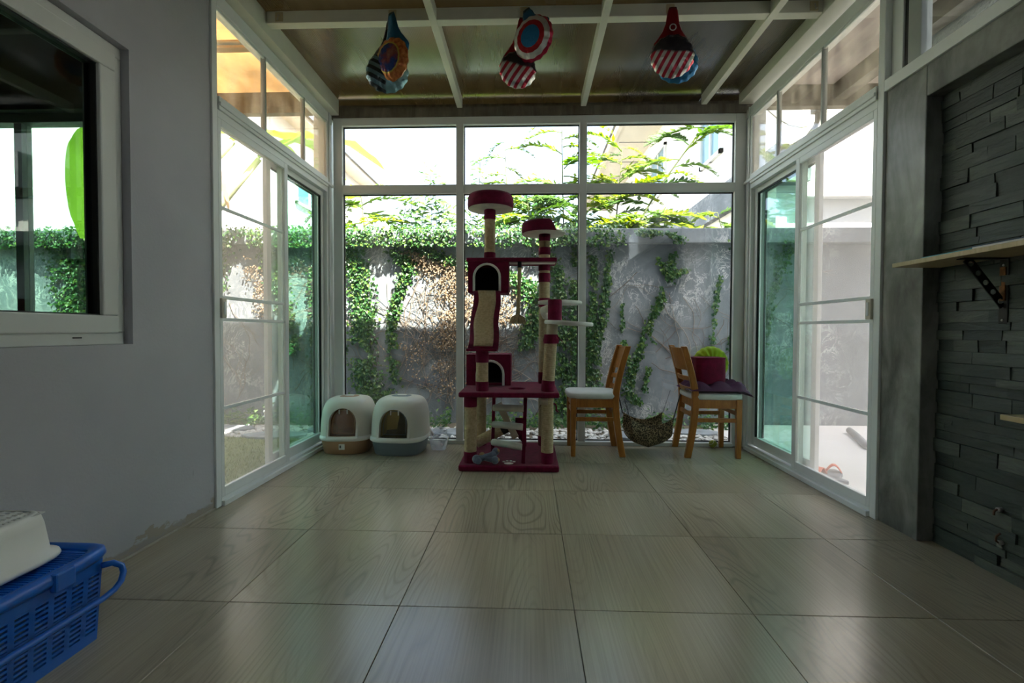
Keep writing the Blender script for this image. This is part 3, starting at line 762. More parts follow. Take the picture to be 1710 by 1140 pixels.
def sapling(label, stem, nf, L0, L1, start=.25, seed=1, tip=True):
    r = random.Random(seed)
    e = empty('feathery_sapling', stem[0], label, 'tree', 'feathery saplings behind the wall')
    MB().tube(stem, [.016*(1-.75*i/(len(stem)-1)) for i in range(len(stem))], 6).build('stem', M['bark'], e, True)
    for k in range(nf):
        t = start + (1-start)*k/max(1, nf-1)
        p = Vector(along([tuple(q) for q in stem], min(t, .999)))
        az = k*2.4 + r.uniform(-.5,.5); 
        if abs(math.sin(az)) > .8: az += .9
        el = r.uniform(-.25,.5); s = r.uniform(L0, L1)*(1.25-.45*t)
        d = Vector((math.cos(az)*math.cos(el), math.sin(az)*math.cos(el)*.55, math.sin(el))).normalized()
        up = Vector((0,-.45,1)); sd = up.cross(d).normalized(); up = d.cross(sd)
        o = link('frond', fronds[r.randrange(5)], None)
        o.parent = e
        o.matrix_parent_inverse = Matrix.Translation(-Vector(stem[0]))
        o.matrix_basis = Matrix(((d.x*s, sd.x*s, up.x*s, p.x),(d.y*s, sd.y*s, up.y*s, p.y),(d.z*s, sd.z*s, up.z*s, p.z),(0,0,0,1)))
    return e
sapling('tall upright feathery sapling between the two upper cat tree beds and the middle mullion', [(.52,6.1,-.1),(.46,6.1,1.6),(.43,6.1,2.6),(.41,6.1,3.65)], 20, .55, .85, .45, 1)
sapling('feathery branch leaning far right in front of the white house', [(1.10,5.9,1.2),(1.30,5.9,2.2),(1.62,5.9,2.75),(1.98,5.9,3.25),(2.32,5.9,3.62)], 18, .45, .8, .25, 2)
sapling('yellow green feathery sapling just right of the middle mullion', [(1.0,6.3,-.1),(1.08,6.3,1.7),(1.16,6.3,2.6),(1.22,6.3,3.35)], 22, .5, .85, .5, 3)
sapling('thin feathery sapling above the left upper cat tree bed', [(-.15,6.2,-.1),(-.22,6.2,1.8),(-.28,6.2,2.6),(-.33,6.2,3.4)], 12, .45, .65, .5, 4)
sapling('bright feathery sapling behind the right upper cat tree bed', [(.05,5.75,-.1),(.05,5.75,1.6),(.0,5.75,2.2),(-.02,5.75,2.55)], 16, .6, .9, .6, 5)
sapling('feathery sapling in the leftmost back pane beside the house gable', [(-2.2,6.0,-.1),(-2.15,6.0,1.6),(-2.1,6.0,2.2),(-2.15,6.0,2.75)], 15, .6, .95, .55, 6)
sapling('low spread of feathery fronds right of the ivy topped wall centre', [(1.45,5.8,-.1),(1.45,5.8,1.6),(1.4,5.8,2.1),(1.42,5.8,2.35)], 14, .6, .9, .7, 7)
sapling('small feathery sprig in front of the grey ledge at right', [(2.45,5.9,-.1),(2.42,5.9,1.6),(2.38,5.9,2.1),(2.30,5.9,2.4)], 7, .3, .45, .75, 8)

def leafy(label, stems, dens, size, seed, name='leafy_shrub', mt='shrub'):
    r = random.Random(seed); e = empty(name, stems[0][0], label, 'shrub', 'leafy shrubs behind the wall')
    sm = MB(); lf = MB()
    for s in stems:
        sm.tube(s, .004, 5)
        ln = sum((Vector(b)-Vector(a)).length for a, b in zip(s, s[1:]))
        for k in range(int(dens*ln)):
            t = k/(dens*ln); p = Vector(along(s, t))
            if p.z < 1.75: continue
            a = k*2.4; d = Vector((math.cos(a), math.sin(a), .5)).normalized()
            sz = size*r.uniform(.7,1.2)*(1.1-.5*t)
            leaf4(lf, p+d*.01, Vector((r.gauss(0,.5), -.5, 1)), d, sz, sz*.55, .12)
            if r.random() < .8:
                leaf4(lf, p+d*sz*.7+Vector((0,0,.01)), Vector((r.gauss(0,.6), -.6, .8)), rdir(r)+d, sz*.9, sz*.5, .12)
    sm.build('stems', M['bark'], e, True); lf.build('leaves', M[mt], e, recalc=False)['kind'] = 'stuff'
M['shrub'] = leafmat('shrub_leaf', [(.05,.13,.03),(.09,.19,.045),(.15,.25,.06)], .45, .5)
M['shrub2'] = leafmat('broad_shrub_leaf', [(.035,.12,.04),(.07,.19,.05),(.16,.27,.04)], .45, .45)
rs = random.Random(21)
leafy('upright small leaved shrub left of the cat tree behind the wall', [[(x,6.0,1.2),(x+rs.uniform(-.05,.05),6.0,2.0),(x+rs.uniform(-.12,.12),6.0,h)] for x, h in ((-1.62,2.5),(-1.5,2.75),(-1.38,2.65),(-1.26,3.05),(-1.15,2.9),(-1.05,2.6),(-.95,2.55))], 30, .21, 1)
leafy('slim leafy shoot just right of the left mullion', [[(x,6.0,1.2),(x,6.0,2.0),(x+.04,6.0,h)] for x, h in ((-.78,2.45),(-.66,3.15),(-.55,2.5),(-.45,2.4))], 30, .21, 2)
leafy('broad leaved green shrub behind the right upper cat tree bed', [[(x,6.0,1.2),(x+.03,6.0,2.0),(x+rs.uniform(-.1,.1),6.0,h)] for x, h in ((-.05,2.55),(.08,2.9),(.2,2.8),(.32,2.6),(.55,2.45))], 24, .27, 3, mt='shrub2')

# ---- banana plant in the left garden
M['banana'] = leafmat('banana_leaf', [(.14,.28,.02),(.20,.34,.03)], .5, .4)
M['petiole'] = pmat('banana_stalk', (.46,.50,.24), .5, 0, .4, .15, 6)
M['deadleaf'] = leafmat('dead_banana_leaf', [(.42,.28,.14),(.50,.36,.2)], .35, .8, (1.1,.9,.6))
def blade(pts, wmax, roll=0.0, seed=0):
    r = random.Random(seed); mb = MB(); n = 16; P = [Vector(along([tuple(q) for q in pts], i/n*.9999)) for i in range(n+1)]
    V = []
    for i, p in enumerate(P):
        d = (P[min(i+1,n)]-P[max(i-1,0)]).normalized(); sd = d.cross(Vector((math.sin(roll),-.35,math.cos(roll)))).normalized(); nu = sd.cross(d)
        wd = wmax*math.sin(math.pi*min(1,.06+.94*i/n))**.55
        V += [p - sd*wd + nu*wd*.25*r.uniform(.6,1.3), p - sd*wd*.5 + nu*wd*.2, p, p + sd*wd*.5 + nu*wd*.2, p + sd*wd + nu*wd*.25*r.uniform(.6,1.3)]
    Fc = []
    for i in range(n):
        for j in range(4): Fc.append((i*5+j, i*5+j+1, i*5+j+6, i*5+j+5))
    return mb.add(V, Fc)
def bq(p, k=1.14): return (p[0]*k, p[1]*k, .949+(p[2]-.949)*k)
bp = empty('banana_plant', (-3.99, 4.73, -.07), 'banana plant with pale stalks outside the left door', 'plant')
MB().tube([(-3.99,4.73,-.09),(-3.97,4.73,.6),(-3.90,4.73,1.24),(-3.83,4.73,1.69)], [.13,.12,.10,.08], 12).build('trunk', M['petiole'], bp, True)
for k, (pts, r0, bl, wd) in enumerate((
        ([(-3.4,4.15,1.3),(-3.0,4.15,1.75),(-2.65,4.2,2.22),(-2.45,4.25,2.5)], .045, [(-2.45,4.25,2.5),(-2.1,4.4,2.75),(-1.75,4.5,2.72),(-1.4,4.6,2.5)], .22),
        ([(-3.4,4.15,1.5),(-3.1,4.1,2.0),(-2.85,4.1,2.35),(-2.6,4.1,2.6)], .05, [(-2.6,4.1,2.6),(-2.4,4.3,2.74),(-2.15,4.6,2.74),(-1.9,4.9,2.5)], .22),
        ([(-3.42,4.15,1.5),(-3.3,4.1,2.1),(-3.05,4.0,2.5)], .045, [(-3.05,4.0,2.5),(-2.8,4.2,2.72),(-2.5,4.5,2.74),(-2.3,4.9,2.6)], .2),
        ([(-3.5,4.15,1.3),(-3.75,4.12,1.6),(-3.95,4.1,1.75)], .035, [(-3.95,4.1,1.75),(-4.0,4.1,2.1),(-4.0,4.1,2.5),(-3.95,4.1,2.75)], .115))):
    pts = [bq(q) for q in pts]; bl = [bq(q) for q in bl]; wd *= 1.14
    MB().tube(pts, [r0*(1-.35*i/(len(pts)-1)) for i in range(len(pts))], 8).build('stalk', M['petiole'], bp, True)
    lf = blade(bl, wd, 1.4 if k == 3 else .1, k).build('leaf_blade', M['banana'], bp, True)
dd = blade([bq(q) for q in ((-2.9,4.05,2.38),(-2.72,4.0,2.42),(-2.62,3.98,2.2),(-2.56,3.98,1.95))], .035, .3, 9).build('dead_leaf', M['deadleaf'], bp, True)
blade([bq(q) for q in ((-3.1,4.0,2.25),(-2.8,3.98,2.35),(-2.6,3.95,2.32))], .05, .3, 10).build('dead_leaf', M['deadleaf'], bp, True)

# ---- right yard: slippers, hose, drain pipe, cable
M['sole'] = pmat('grey_rubber', (.16,.16,.17), .7)
M['orange'] = pmat('orange_rubber', (.70,.14,.06), .6)
for k, (x, y, a, lab) in enumerate(((2.02, 3.24, .5, 'grey and orange slipper nearer the screen on the paving'), (2.10, 3.30, -.5, 'grey and orange slipper farther from the screen on the paving'))):
    e = empty('slipper', (x, y, -.045), lab, 'slipper', 'slippers outside the right door', world=False, rotz=a)
    sole = [(.045*math.sin(t)*(1.1 if math.cos(t) > 0 else .85), .13*math.cos(t)) for t in [2*math.pi*j/18 for j in range(18)]]
    MB().prism(sole, 'z', 0, .022).build('sole', M['sole'], e, bevel=.004)
    MB().grid(lambda u, v: Vector((-.046+.092*u, .03+.055*v, .018+.05*math.sin(math.pi*u))), 10, 4).build('strap', M['orange'], e, True, solid=.006)
tag(MB().tube([(3.14,4.72,-.015),(3.05,4.5,-.015),(2.95,4.28,-.015),(2.86,4.1,-.015),(2.9,3.9,-.015),(3.1,3.75,-.015)], .03, 10).build('hose', M['sole'], None, True), 'dark curved hose lying on the paving behind the right screen', 'hose')
dp = empty('drain_pipe', (2.5, 4.2, 2.5), 'grey curved drain pipe under the right canopy eave', 'pipe')
M['pipe'] = pmat('grey_pipe', (.20,.19,.18), .5)
MB().tube([(2.44,4.14,2.83),(2.44,4.14,2.74),(2.42,4.14,2.68),(2.36,4.14,2.60),(2.27,4.14,2.54),(2.18,4.14,2.49)], .022, 10).build('pipe', M['pipe'], dp, True)
MB().box(2.40,2.48,4.10,4.18,2.80,2.86).build('upper_bracket', M['pipe'], dp, bevel=.004)
MB().box(2.10,2.19,4.10,4.18,2.45,2.53).build('lower_bracket', M['pipe'], dp, bevel=.004)
MB().tube([(2.02,4.14,2.83),(2.10,4.14,2.76),(2.2,4.14,2.70),(2.3,4.14,2.68),(2.38,4.14,2.69)], .005, 6).build('cable', M['upvc'], dp, True)

# ================================================================== THINGS IN THE ROOM
M['plush'] = pmat('burgundy_plush', (.15,.007,.035), .95, 0, .15, .3, 25, .8, 220, sheen=.08, bdist=.004)
def m_sisal():
    m, nt, out = newmat('sisal_rope'); p = N(nt, 'ShaderNodeBsdfPrincipled', Roughness=.85)
    sx = nt.nodes.new('ShaderNodeSeparateXYZ'); L(nt, nt.nodes.new('ShaderNodeTexCoord').outputs['Object'], sx.inputs[0])
    wv = mth(nt, 'ABSOLUTE', mth(nt, 'SINE', mth(nt, 'MULTIPLY', sx.outputs[2], 520.0)))
    n1 = noise(nt, coords(nt, 'Object'), 60, 4)
    L(nt, mix(nt, mth(nt, 'MULTIPLY', wv, .35), ramp(nt, n1, [(.3,(.36,.27,.135)),(.7,(.58,.46,.27))]), (.60,.49,.30)), p.inputs['Base Color'])
    L(nt, bumpn(nt, mth(nt, 'ADD', wv, n1), .6, .004), p.inputs['Normal']); L(nt, p.outputs[0], out.inputs[0]); return m
M['sisal'] = m_sisal()
M['cream_felt'] = pmat('cream_felt', (.62,.58,.48), .95, 0, .2, .12, 15, .5, 120, sheen=.3)
M['white_felt'] = pmat('white_felt', (.72,.71,.66), .95, 0, .2, .1, 15, .5, 120, sheen=.3)
M['board'] = pmat('raw_board', (.52,.44,.31), .8, 0, .3, .15, 10)
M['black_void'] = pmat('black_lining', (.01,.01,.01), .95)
M['card'] = pmat('cardboard_tube', (.50,.42,.30), .85)

ct = empty('cat_tree', (-.135, 3.48, 0), 'tall burgundy plush and sisal cat tree in front of the back windows', 'cat tree')
PL, SI = M['plush'], M['sisal']
def rbox(x0, x1, y0, y1, z0, z1, name, mat, par, bv=.012, seg=3): return MB().box(x0,x1,y0,y1,z0,z1).build(name, mat, par, True, bv, seg)
X0, X1 = -.472, .208
rbox(X0, X1, 3.15, 3.83, 0, .042, 'base_board', PL, ct)
# paw print on the base
pw = MB()
def disc(mb, cx, cy, rx, ry, z, n=14): mb.loft([[(cx+rx*math.cos(2*math.pi*j/n), cy+ry*math.sin(2*math.pi*j/n), zz) for j in range(n)] for zz in (z, z+.003)])
disc(pw, -.133, 3.205, .032, .022, .042)
for dx, dy in ((-.035,.045),(-.013,.06),(.013,.06),(.035,.045)): disc(pw, -.133+dx, 3.205+dy, .010, .013, .042)
pw.build('paw_print', M['white_felt'], ct)
def post(cx, cy, z0, z1, r=.044, c0=.075, c1=.06, par=None, name='post', tiltx=0, lab=None):
    o = MB().lathe([(r*.96, 0), (r*.96, z1-z0)], n=22).build(name, SI, par or ct, True, angle=40)
    o.matrix_basis = Matrix.Translation((cx, cy, z0)) @ Matrix.Rotation(tiltx, 4, 'Y')
    for zz, h in ((0, c0), (z1-z0-c1, c1)):
        if h <= 0: continue
        q = MB().lathe([(r, 0), (r*1.03, .006), (r*1.03, h-.006), (r, h)], n=22).build('cuff', PL, None, True, angle=50)
        q.parent = o; q.location = (0, 0, zz)
    return o
post(-.399, 3.24, .042, .50, c1=.075)
post(.130, 3.24, .042, .50, c1=0)
post(-.377, 3.74, .042, .50, c1=.05)
post(.122, 3.75, .042, .50, c1=.05)
# mid platform with a round hole
def hole_board(x0, x1, y0, y1, z0, z1, hx, hy, hr):
    mb = MB(); n = 24; out = []
    for j in range(n):
        t = 2*math.pi*j/n; dx, dy = math.cos(t), math.sin(t)
        k = min(((x1-hx)/dx if dx > 1e-6 else ((x0-hx)/dx if dx < -1e-6 else 9e9)), ((y1-hy)/dy if dy > 1e-6 else ((y0-hy)/dy if dy < -1e-6 else 9e9)))
        out.append((hx+dx*k, hy+dy*k))
    for cx, cy in ((x0,y0),(x1,y0),(x1,y1),(x0,y1)):
        i = min(range(n), key=lambda q: (out[q][0]-cx)**2+(out[q][1]-cy)**2); out[i] = (cx, cy)
    inn = [(hx+hr*math.cos(2*math.pi*j/n), hy+hr*math.sin(2*math.pi*j/n)) for j in range(n)]
    v = [(a,b,z) for z in (z0, z1) for ring in (out, inn) for a, b in ring]; f = []
    for j in range(n):
        k = (j+1) % n
        f += [(j,k,n+k,n+j), (2*n+j,3*n+j,3*n+k,2*n+k), (j,2*n+j,2*n+k,k), (n+j,n+k,3*n+k,3*n+j)]
    return mb.add(v, f)
hole_board(X0, X1, 3.16, 3.86, .498, .533, -.085, 3.40, .06).build('mid_platform', PL, ct, True, .01, 3, angle=40)
# lower house on the platform
def arch_house(name, x0, x1, y0, y1, z0, z1, ax, aw, ah, zoff=0.0):
    t = .018
    hb = MB().box(x0,x1,y1-t,y1,z0,z1).box(x0,x0+t,y0+t,y1-t,z0,z1).box(x1-t,x1,y0+t,y1-t,z0,z1).box(x0+t,x1-t,y0+t,y1-t,z1-t,z1).box(x0+t,x1-t,y0+t,y1-t,z0,z0+t)
    hb = hb.build(name, PL, ct, True, .006, 2)
    # front with the arched opening
    n = 12; arc = [(ax-aw, z0+zoff)] + [(ax - aw*math.cos(math.pi*j/n), z0+zoff+ah-aw+aw*math.sin(math.pi*j/n)) for j in range(n+1)] + [(ax+aw, z0+zoff)]
    m = len(arc); fr = MB()
    outr = []
    for j, (a, b) in enumerate(arc):
        if j == 0: outr.append((x0, z0))
        elif j == m-1: outr.append((x1, z0))
        else:
            q = (j-1)/n
            outr.append((x0, z0+zoff + (z1-z0-zoff)*q*4) if q <= .25 else ((x1, z1-(z1-z0-zoff)*(q-.75)*4) if q >= .75 else (x0+(x1-x0)*(q-.25)*2, z1)))
    v = [(a, y, b) for y in (y0, y0+t) for ring in (outr, arc) for a, b in ring]; f = []
    for j in range(m-1):
        k = j+1
        f += [(j,k,m+k,m+j), (2*m+j,3*m+j,3*m+k,2*m+k), (m+j,m+k,3*m+k,3*m+j), (j,2*m+j,2*m+k,k)]
    fr.add(v, f); fr.build('front_panel', PL, hb, False)
    if zoff: MB().box(x0, x1, y0, y0+t, z0, z0+zoff).build('front_sill', PL, hb)
    MB().tube([(a, y0-.002, b) for a, b in arc], .009, 8).build('arch_trim', M['white_felt'], hb, True)
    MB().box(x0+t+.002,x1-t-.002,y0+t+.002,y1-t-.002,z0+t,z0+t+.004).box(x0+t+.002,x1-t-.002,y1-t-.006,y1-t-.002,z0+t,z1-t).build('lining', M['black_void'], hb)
    return hb
arch_house('lower_house', X0+.002, -.135, 3.56, 3.84, .535, .768, -.29, .10, .185)
arch_house('upper_house', -.462, -.155, 3.585, 3.83, 1.235, 1.47, -.318, .098, .205, .012)
# posts above the platform
post(-.320, 3.255, .533, .815, c0=.065, c1=.085)
post(.122, 3.75, .533, 1.72, c0=.09, c1=.05)
pr = post(.132, 3.25, .533, .90, c0=.075, c1=0, tiltx=.06)
MB().tube([(.156,3.25,.87),(.163,3.25,1.0)], .038, 18).build('bare_tube', M['card'], ct, True)
tc = MB().lathe([(.052,0),(.056,.02),(.050,.045),(.046,.062)], (.154,3.25,.862), 20).build('torn_cuff', PL, ct, True, angle=50)
MB().grid(lambda u, v: Vector((.195+.035*u, 3.22+.04*v, .875+.035*(1-u))), 3, 3).build('torn_flap', PL, tc, True, solid=.006)
MB().lathe([(.046,0),(.048,.01),(.048,.14),(.046,.15)], (.178,3.25,1.012), 20).build('top_sleeve', PL, ct, True, angle=50)
for zz in (1.135, 1.33, 1.42): 
    MB().lathe([(.0455,0),(.047,.006),(.047,.064),(.0455,.07)], (.122,3.75,zz), 20).build('post_band', PL, ct, True, angle=50)
MB().lathe([(.0455,0),(.047,.006),(.047,.05),(.0455,.056)], (.122,3.75,1.545), 20).build('post_band', PL, ct, True, angle=50)
MB().tube([(.13,3.62,1.06),(.115,3.56,1.085),(.11,3.48,1.10),(.13,3.40,1.105),(.155,3.33,1.10)], .028, 12).build('strap', M['cream_felt'], ct, True)
# torn strips on the lower right post
MB().grid(lambda u, v: Vector((.085-.03*u-.01*v, 3.21, .445-.06*u-.02*v)), 3, 3).build('torn_strip', PL, ct, True, solid=.008)
MB().tube([(.172,3.21,.455),(.185,3.2,.45),(.190,3.2,.43),(.188,3.2,.41),(.203,3.2,.40)], .006, 6).build('torn_strip', PL, ct, True)
MB().lathe([(.0435,0),(.0435,.05)], (.122,3.24,.445), 20).build('bare_tube', M['card'], ct, True)
# perches
def perch(cx, cy, z, r, tilt=0):
    o = MB().lathe([(r*.6,-.012),(r-.006,-.012),(r,-.006),(r,.008),(r-.006,.014),(r*.6,.014)], n=36).build('round_perch', M['white_felt'], ct, True, angle=50)
    o.matrix_basis = Matrix.Translation((cx, cy, z)) @ Matrix.Rotation(tilt, 4, 'Y')
perch(.24, 3.66, 1.163, .168, .01)
perch(.272, 3.24, .999, .166, .055)
# upper platform with the rope
rbox(-.475, .212, 3.575, 3.84, 1.470, 1.500, 'upper_platform', PL, ct, .008)
MB().box(-.15, .20, 3.60, 3.68, 1.462, 1.471).build('platform_underside', M['cream_felt'], ct)
rp = MB().tube([(-.071,3.60,1.465),(-.071,3.60,1.38),(-.074,3.60,1.25),(-.080,3.60,1.12),(-.084,3.60,1.07)], [.0145,.0145,.0135,.0145,.016], 10).build('rope', SI, ct, True)
MB().tube([(-.071,3.60,1.47),(-.071,3.60,1.425)], .015, 10).build('rope_sleeve', M['black_void'], rp, True)
tas = MB(); rt = random.Random(4)
for k in range(80):
    a = rt.uniform(0, 6.28); q = rt.uniform(.01,.062)
    tas.tube([(-.084,3.60,1.075), (-.084+math.cos(a)*q*.8, 3.60+math.sin(a)*q*.8, 1.05), (-.084+math.cos(a)*q, 3.60+math.sin(a)*q, 1.012+rt.uniform(-.012,.01))], .0045, 4)
tas.build('rope_tassel', SI, rp)
# scratching ramp from the upper house forward to the front post
A0, A1, B0, B1 = Vector((-.418,3.575,1.243)), Vector((-.215,3.575,1.243)), Vector((-.416,3.215,.825)), Vector((-.212,3.215,.825))
def ramp_pt(u, v, lift): 
    p = A0.lerp(A1, u).lerp(B0.lerp(B1, u), v); p.y += .05*math.sin(math.pi*v); p.x += .006*math.sin(v*9); return p + Vector((0,-.75,.65))*lift
rp2 = MB().grid(lambda u, v: ramp_pt(u, v, 0), 8, 14).build('ramp', PL, ct, True, solid=.024)
MB().grid(lambda u, v: ramp_pt(.16+.66*u + .035*math.sin(v*7)*(1-u), .01+.97*v, .016), 6, 14).build('sisal_mat', SI, rp2, True, solid=.006)
rbox(-.424, -.214, 3.19, 3.30, .808, .826, 'ramp_plate', PL, ct, .005)
# round beds on top
post(-.306, 3.70, 1.50, 1.885, c0=.055, c1=.075)
def bed(cx, cy, z, r, h, a0=0, a1=2*math.pi):
    o = MB().lathe([(r*.2,0),(r-.008,0),(r,.006),(r,.014),(r-.008,.018),(r*.2,.018)], (cx,cy,z), 36).build('bed_base', M['cream_felt'], ct, True, angle=50)
    n = 40; full = a1-a0 > 6.2; rings = []
    for j in range(n+1 if not full else n):
        t = a0 + (a1-a0)*j/n; hh = h if full else h*min(1, 2.4*math.sin(math.pi*j/n)**.6+.12)
        ro, ri = r+.004, r-.04
        prof = [(ro,.0),(ro+.003,hh*.3),(ro,hh*.8),(ro-.012,hh),(ri+.008,hh),(ri,hh*.8),(ri,.018)]
        rings.append([(cx+q*math.cos(t), cy+q*math.sin(t), z+.004+zz) for q, zz in prof])
    if full: rings.append(rings[0]); MB().loft(rings, False, False).build('bolster', PL, o, True)
    else: MB().loft(rings).build('bolster', PL, o, True)
    return o
bed(-.300, 3.70, 1.888, .172, .105)
b2 = bed(.117, 3.76, 1.705, .170, .088, R(75), R(300))
post(.122, 3.75, 1.60, 1.712, c0=0, c1=.06, name='post')
# ladder hanging below the platform
ld = MB().bar((-.241,3.30,.50),(-.262,3.44,.043),.024,.012).build('ladder_rail', PL, ct, bevel=.004)
MB().bar((-.020,3.28,.50),(-.034,3.21,.043),.026,.012).build('ladder_rail', PL, ct, bevel=.004)
for (p, q) in (((-.245,3.325,.405),(-.030,3.27,.408)), ((-.25,3.36,.281),(-.032,3.25,.284)), ((-.255,3.40,.142),(-.034,3.23,.150))):
    MB().tube([p, q], .024, 14).build('ladder_rung', M['cream_felt'], ct, True, angle=50)
# broken pieces lying on the base
fp = MB().tube([(-.40,3.62,.085),(-.20,3.62,.19)], .042, 18).build('fallen_post', SI, ct, True, angle=50)
MB().tube([(-.205,3.62,.187),(-.125,3.62,.23)], .0435, 18).build('fallen_cuff', M['black_void'], fp, True, angle=50)
MB().bar((-.225,3.55,.40),(-.095,3.60,.13),.05,.016,(0,1,0)).build('loose_plank', M['board'], ct, bevel=.003)
MB().grid(lambda u, v: Vector((-.10+.085*u, 3.62+.03*v, .28-.13*v-.10*u*v)), 4, 4).build('torn_cloth', PL, ct, True, solid=.01)

# plush toy on the base
ty = empty('plush_toy', (-.285, 3.20, .045), 'blue grey plush bone toy lying on the cat tree base', 'toy')
M['toyblue'] = pmat('blue_grey_plush', (.12,.155,.21), .95, 0, .2, .2, 30, .6, 200, sheen=.4)
M['toytan'] = pmat('tan_plush', (.45,.32,.15), .95, 0, .2, .2, 30, .6, 200)
MB().tube([(-.345,3.19,.072),(-.30,3.2,.085),(-.25,3.2,.10),(-.225,3.21,.115)], [.026,.021,.021,.024], 12).build('body', M['toyblue'], ty, True)
for c, r in (((-.352,3.19,.074),.030),((-.338,3.175,.068),.024),((-.222,3.215,.122),.026),((-.224,3.18,.072),.027)): MB().sphere(c, r).build('paw', M['toyblue'], ty, True)
MB().tube([(-.29,3.2,.08),(-.255,3.19,.075),(-.228,3.18,.072)], .02, 10).build('limb', M['toyblue'], ty, True)
for c, r in (((-.210,3.21,.128),.016),((-.208,3.18,.074),.016),((-.315,3.21,.098),.020)): MB().sphere(c, r, 10, 6).build('patch', M['toytan'], ty, True)

# ---- litter boxes
M['hood'] = pmat('white_plastic', (.84,.84,.79), .35, 0, .5, .04, 4)
def translucent(m, col, fac):
    nt = m.node_tree; out = [n for n in nt.nodes if n.type == 'OUTPUT_MATERIAL'][0]; src = out.inputs[0].links[0].from_socket
    t = N(nt, 'ShaderNodeBsdfTranslucent'); t.inputs[0].default_value = tuple(col) + (1,)
    ms = N(nt, 'ShaderNodeMixShader'); ms.inputs[0].default_value = fac
    L(nt, src, ms.inputs[1]); L(nt, t.outputs[0], ms.inputs[2]); L(nt, ms.outputs[0], out.inputs[0])
M['hood_shell'] = pmat('white_translucent_plastic', (.84,.84,.79), .35, 0, .5, .04, 4)
translucent(M['hood_shell'], (.95,.88,.68), .30)
M['tan_pl'] = pmat('tan_plastic', (.42,.25,.135), .4, 0, .5, .05, 4)
M['grey_pl'] = pmat('blue_grey_plastic', (.15,.185,.205), .4, 0, .5, .05, 4)
M['flap_tan'] = glassmat('tan_tinted_flap', (.55,.36,.22), .05, .1, .35, (.50,.36,.24))
M['flap_smoke'] = glassmat('smoke_tinted_flap', (.78,.70,.50), .04, .1, .06, (.3,.28,.2))
M['sticker'] = pmat('paper_sticker', (.75,.75,.72), .6)
M['litter'] = pmat('sand_litter', (.34,.28,.20), .95, 0, .2, .3, 60, .8, 120)
def superel(a, b, z, n=44, e=3.2, cx=0, cy=0):
    r = []
    for j in range(n):
        t = 2*math.pi*j/n; c, s = math.cos(t), math.sin(t)
        r.append((cx+a*math.copysign(abs(c)**(2/e), c), cy+b*math.copysign(abs(s)**(2/e), s), z))
    return r
def baked(mb_obj):
    dg = bpy.context.evaluated_depsgraph_get(); return bpy.data.meshes.new_from_object(mb_obj.evaluated_get(dg))
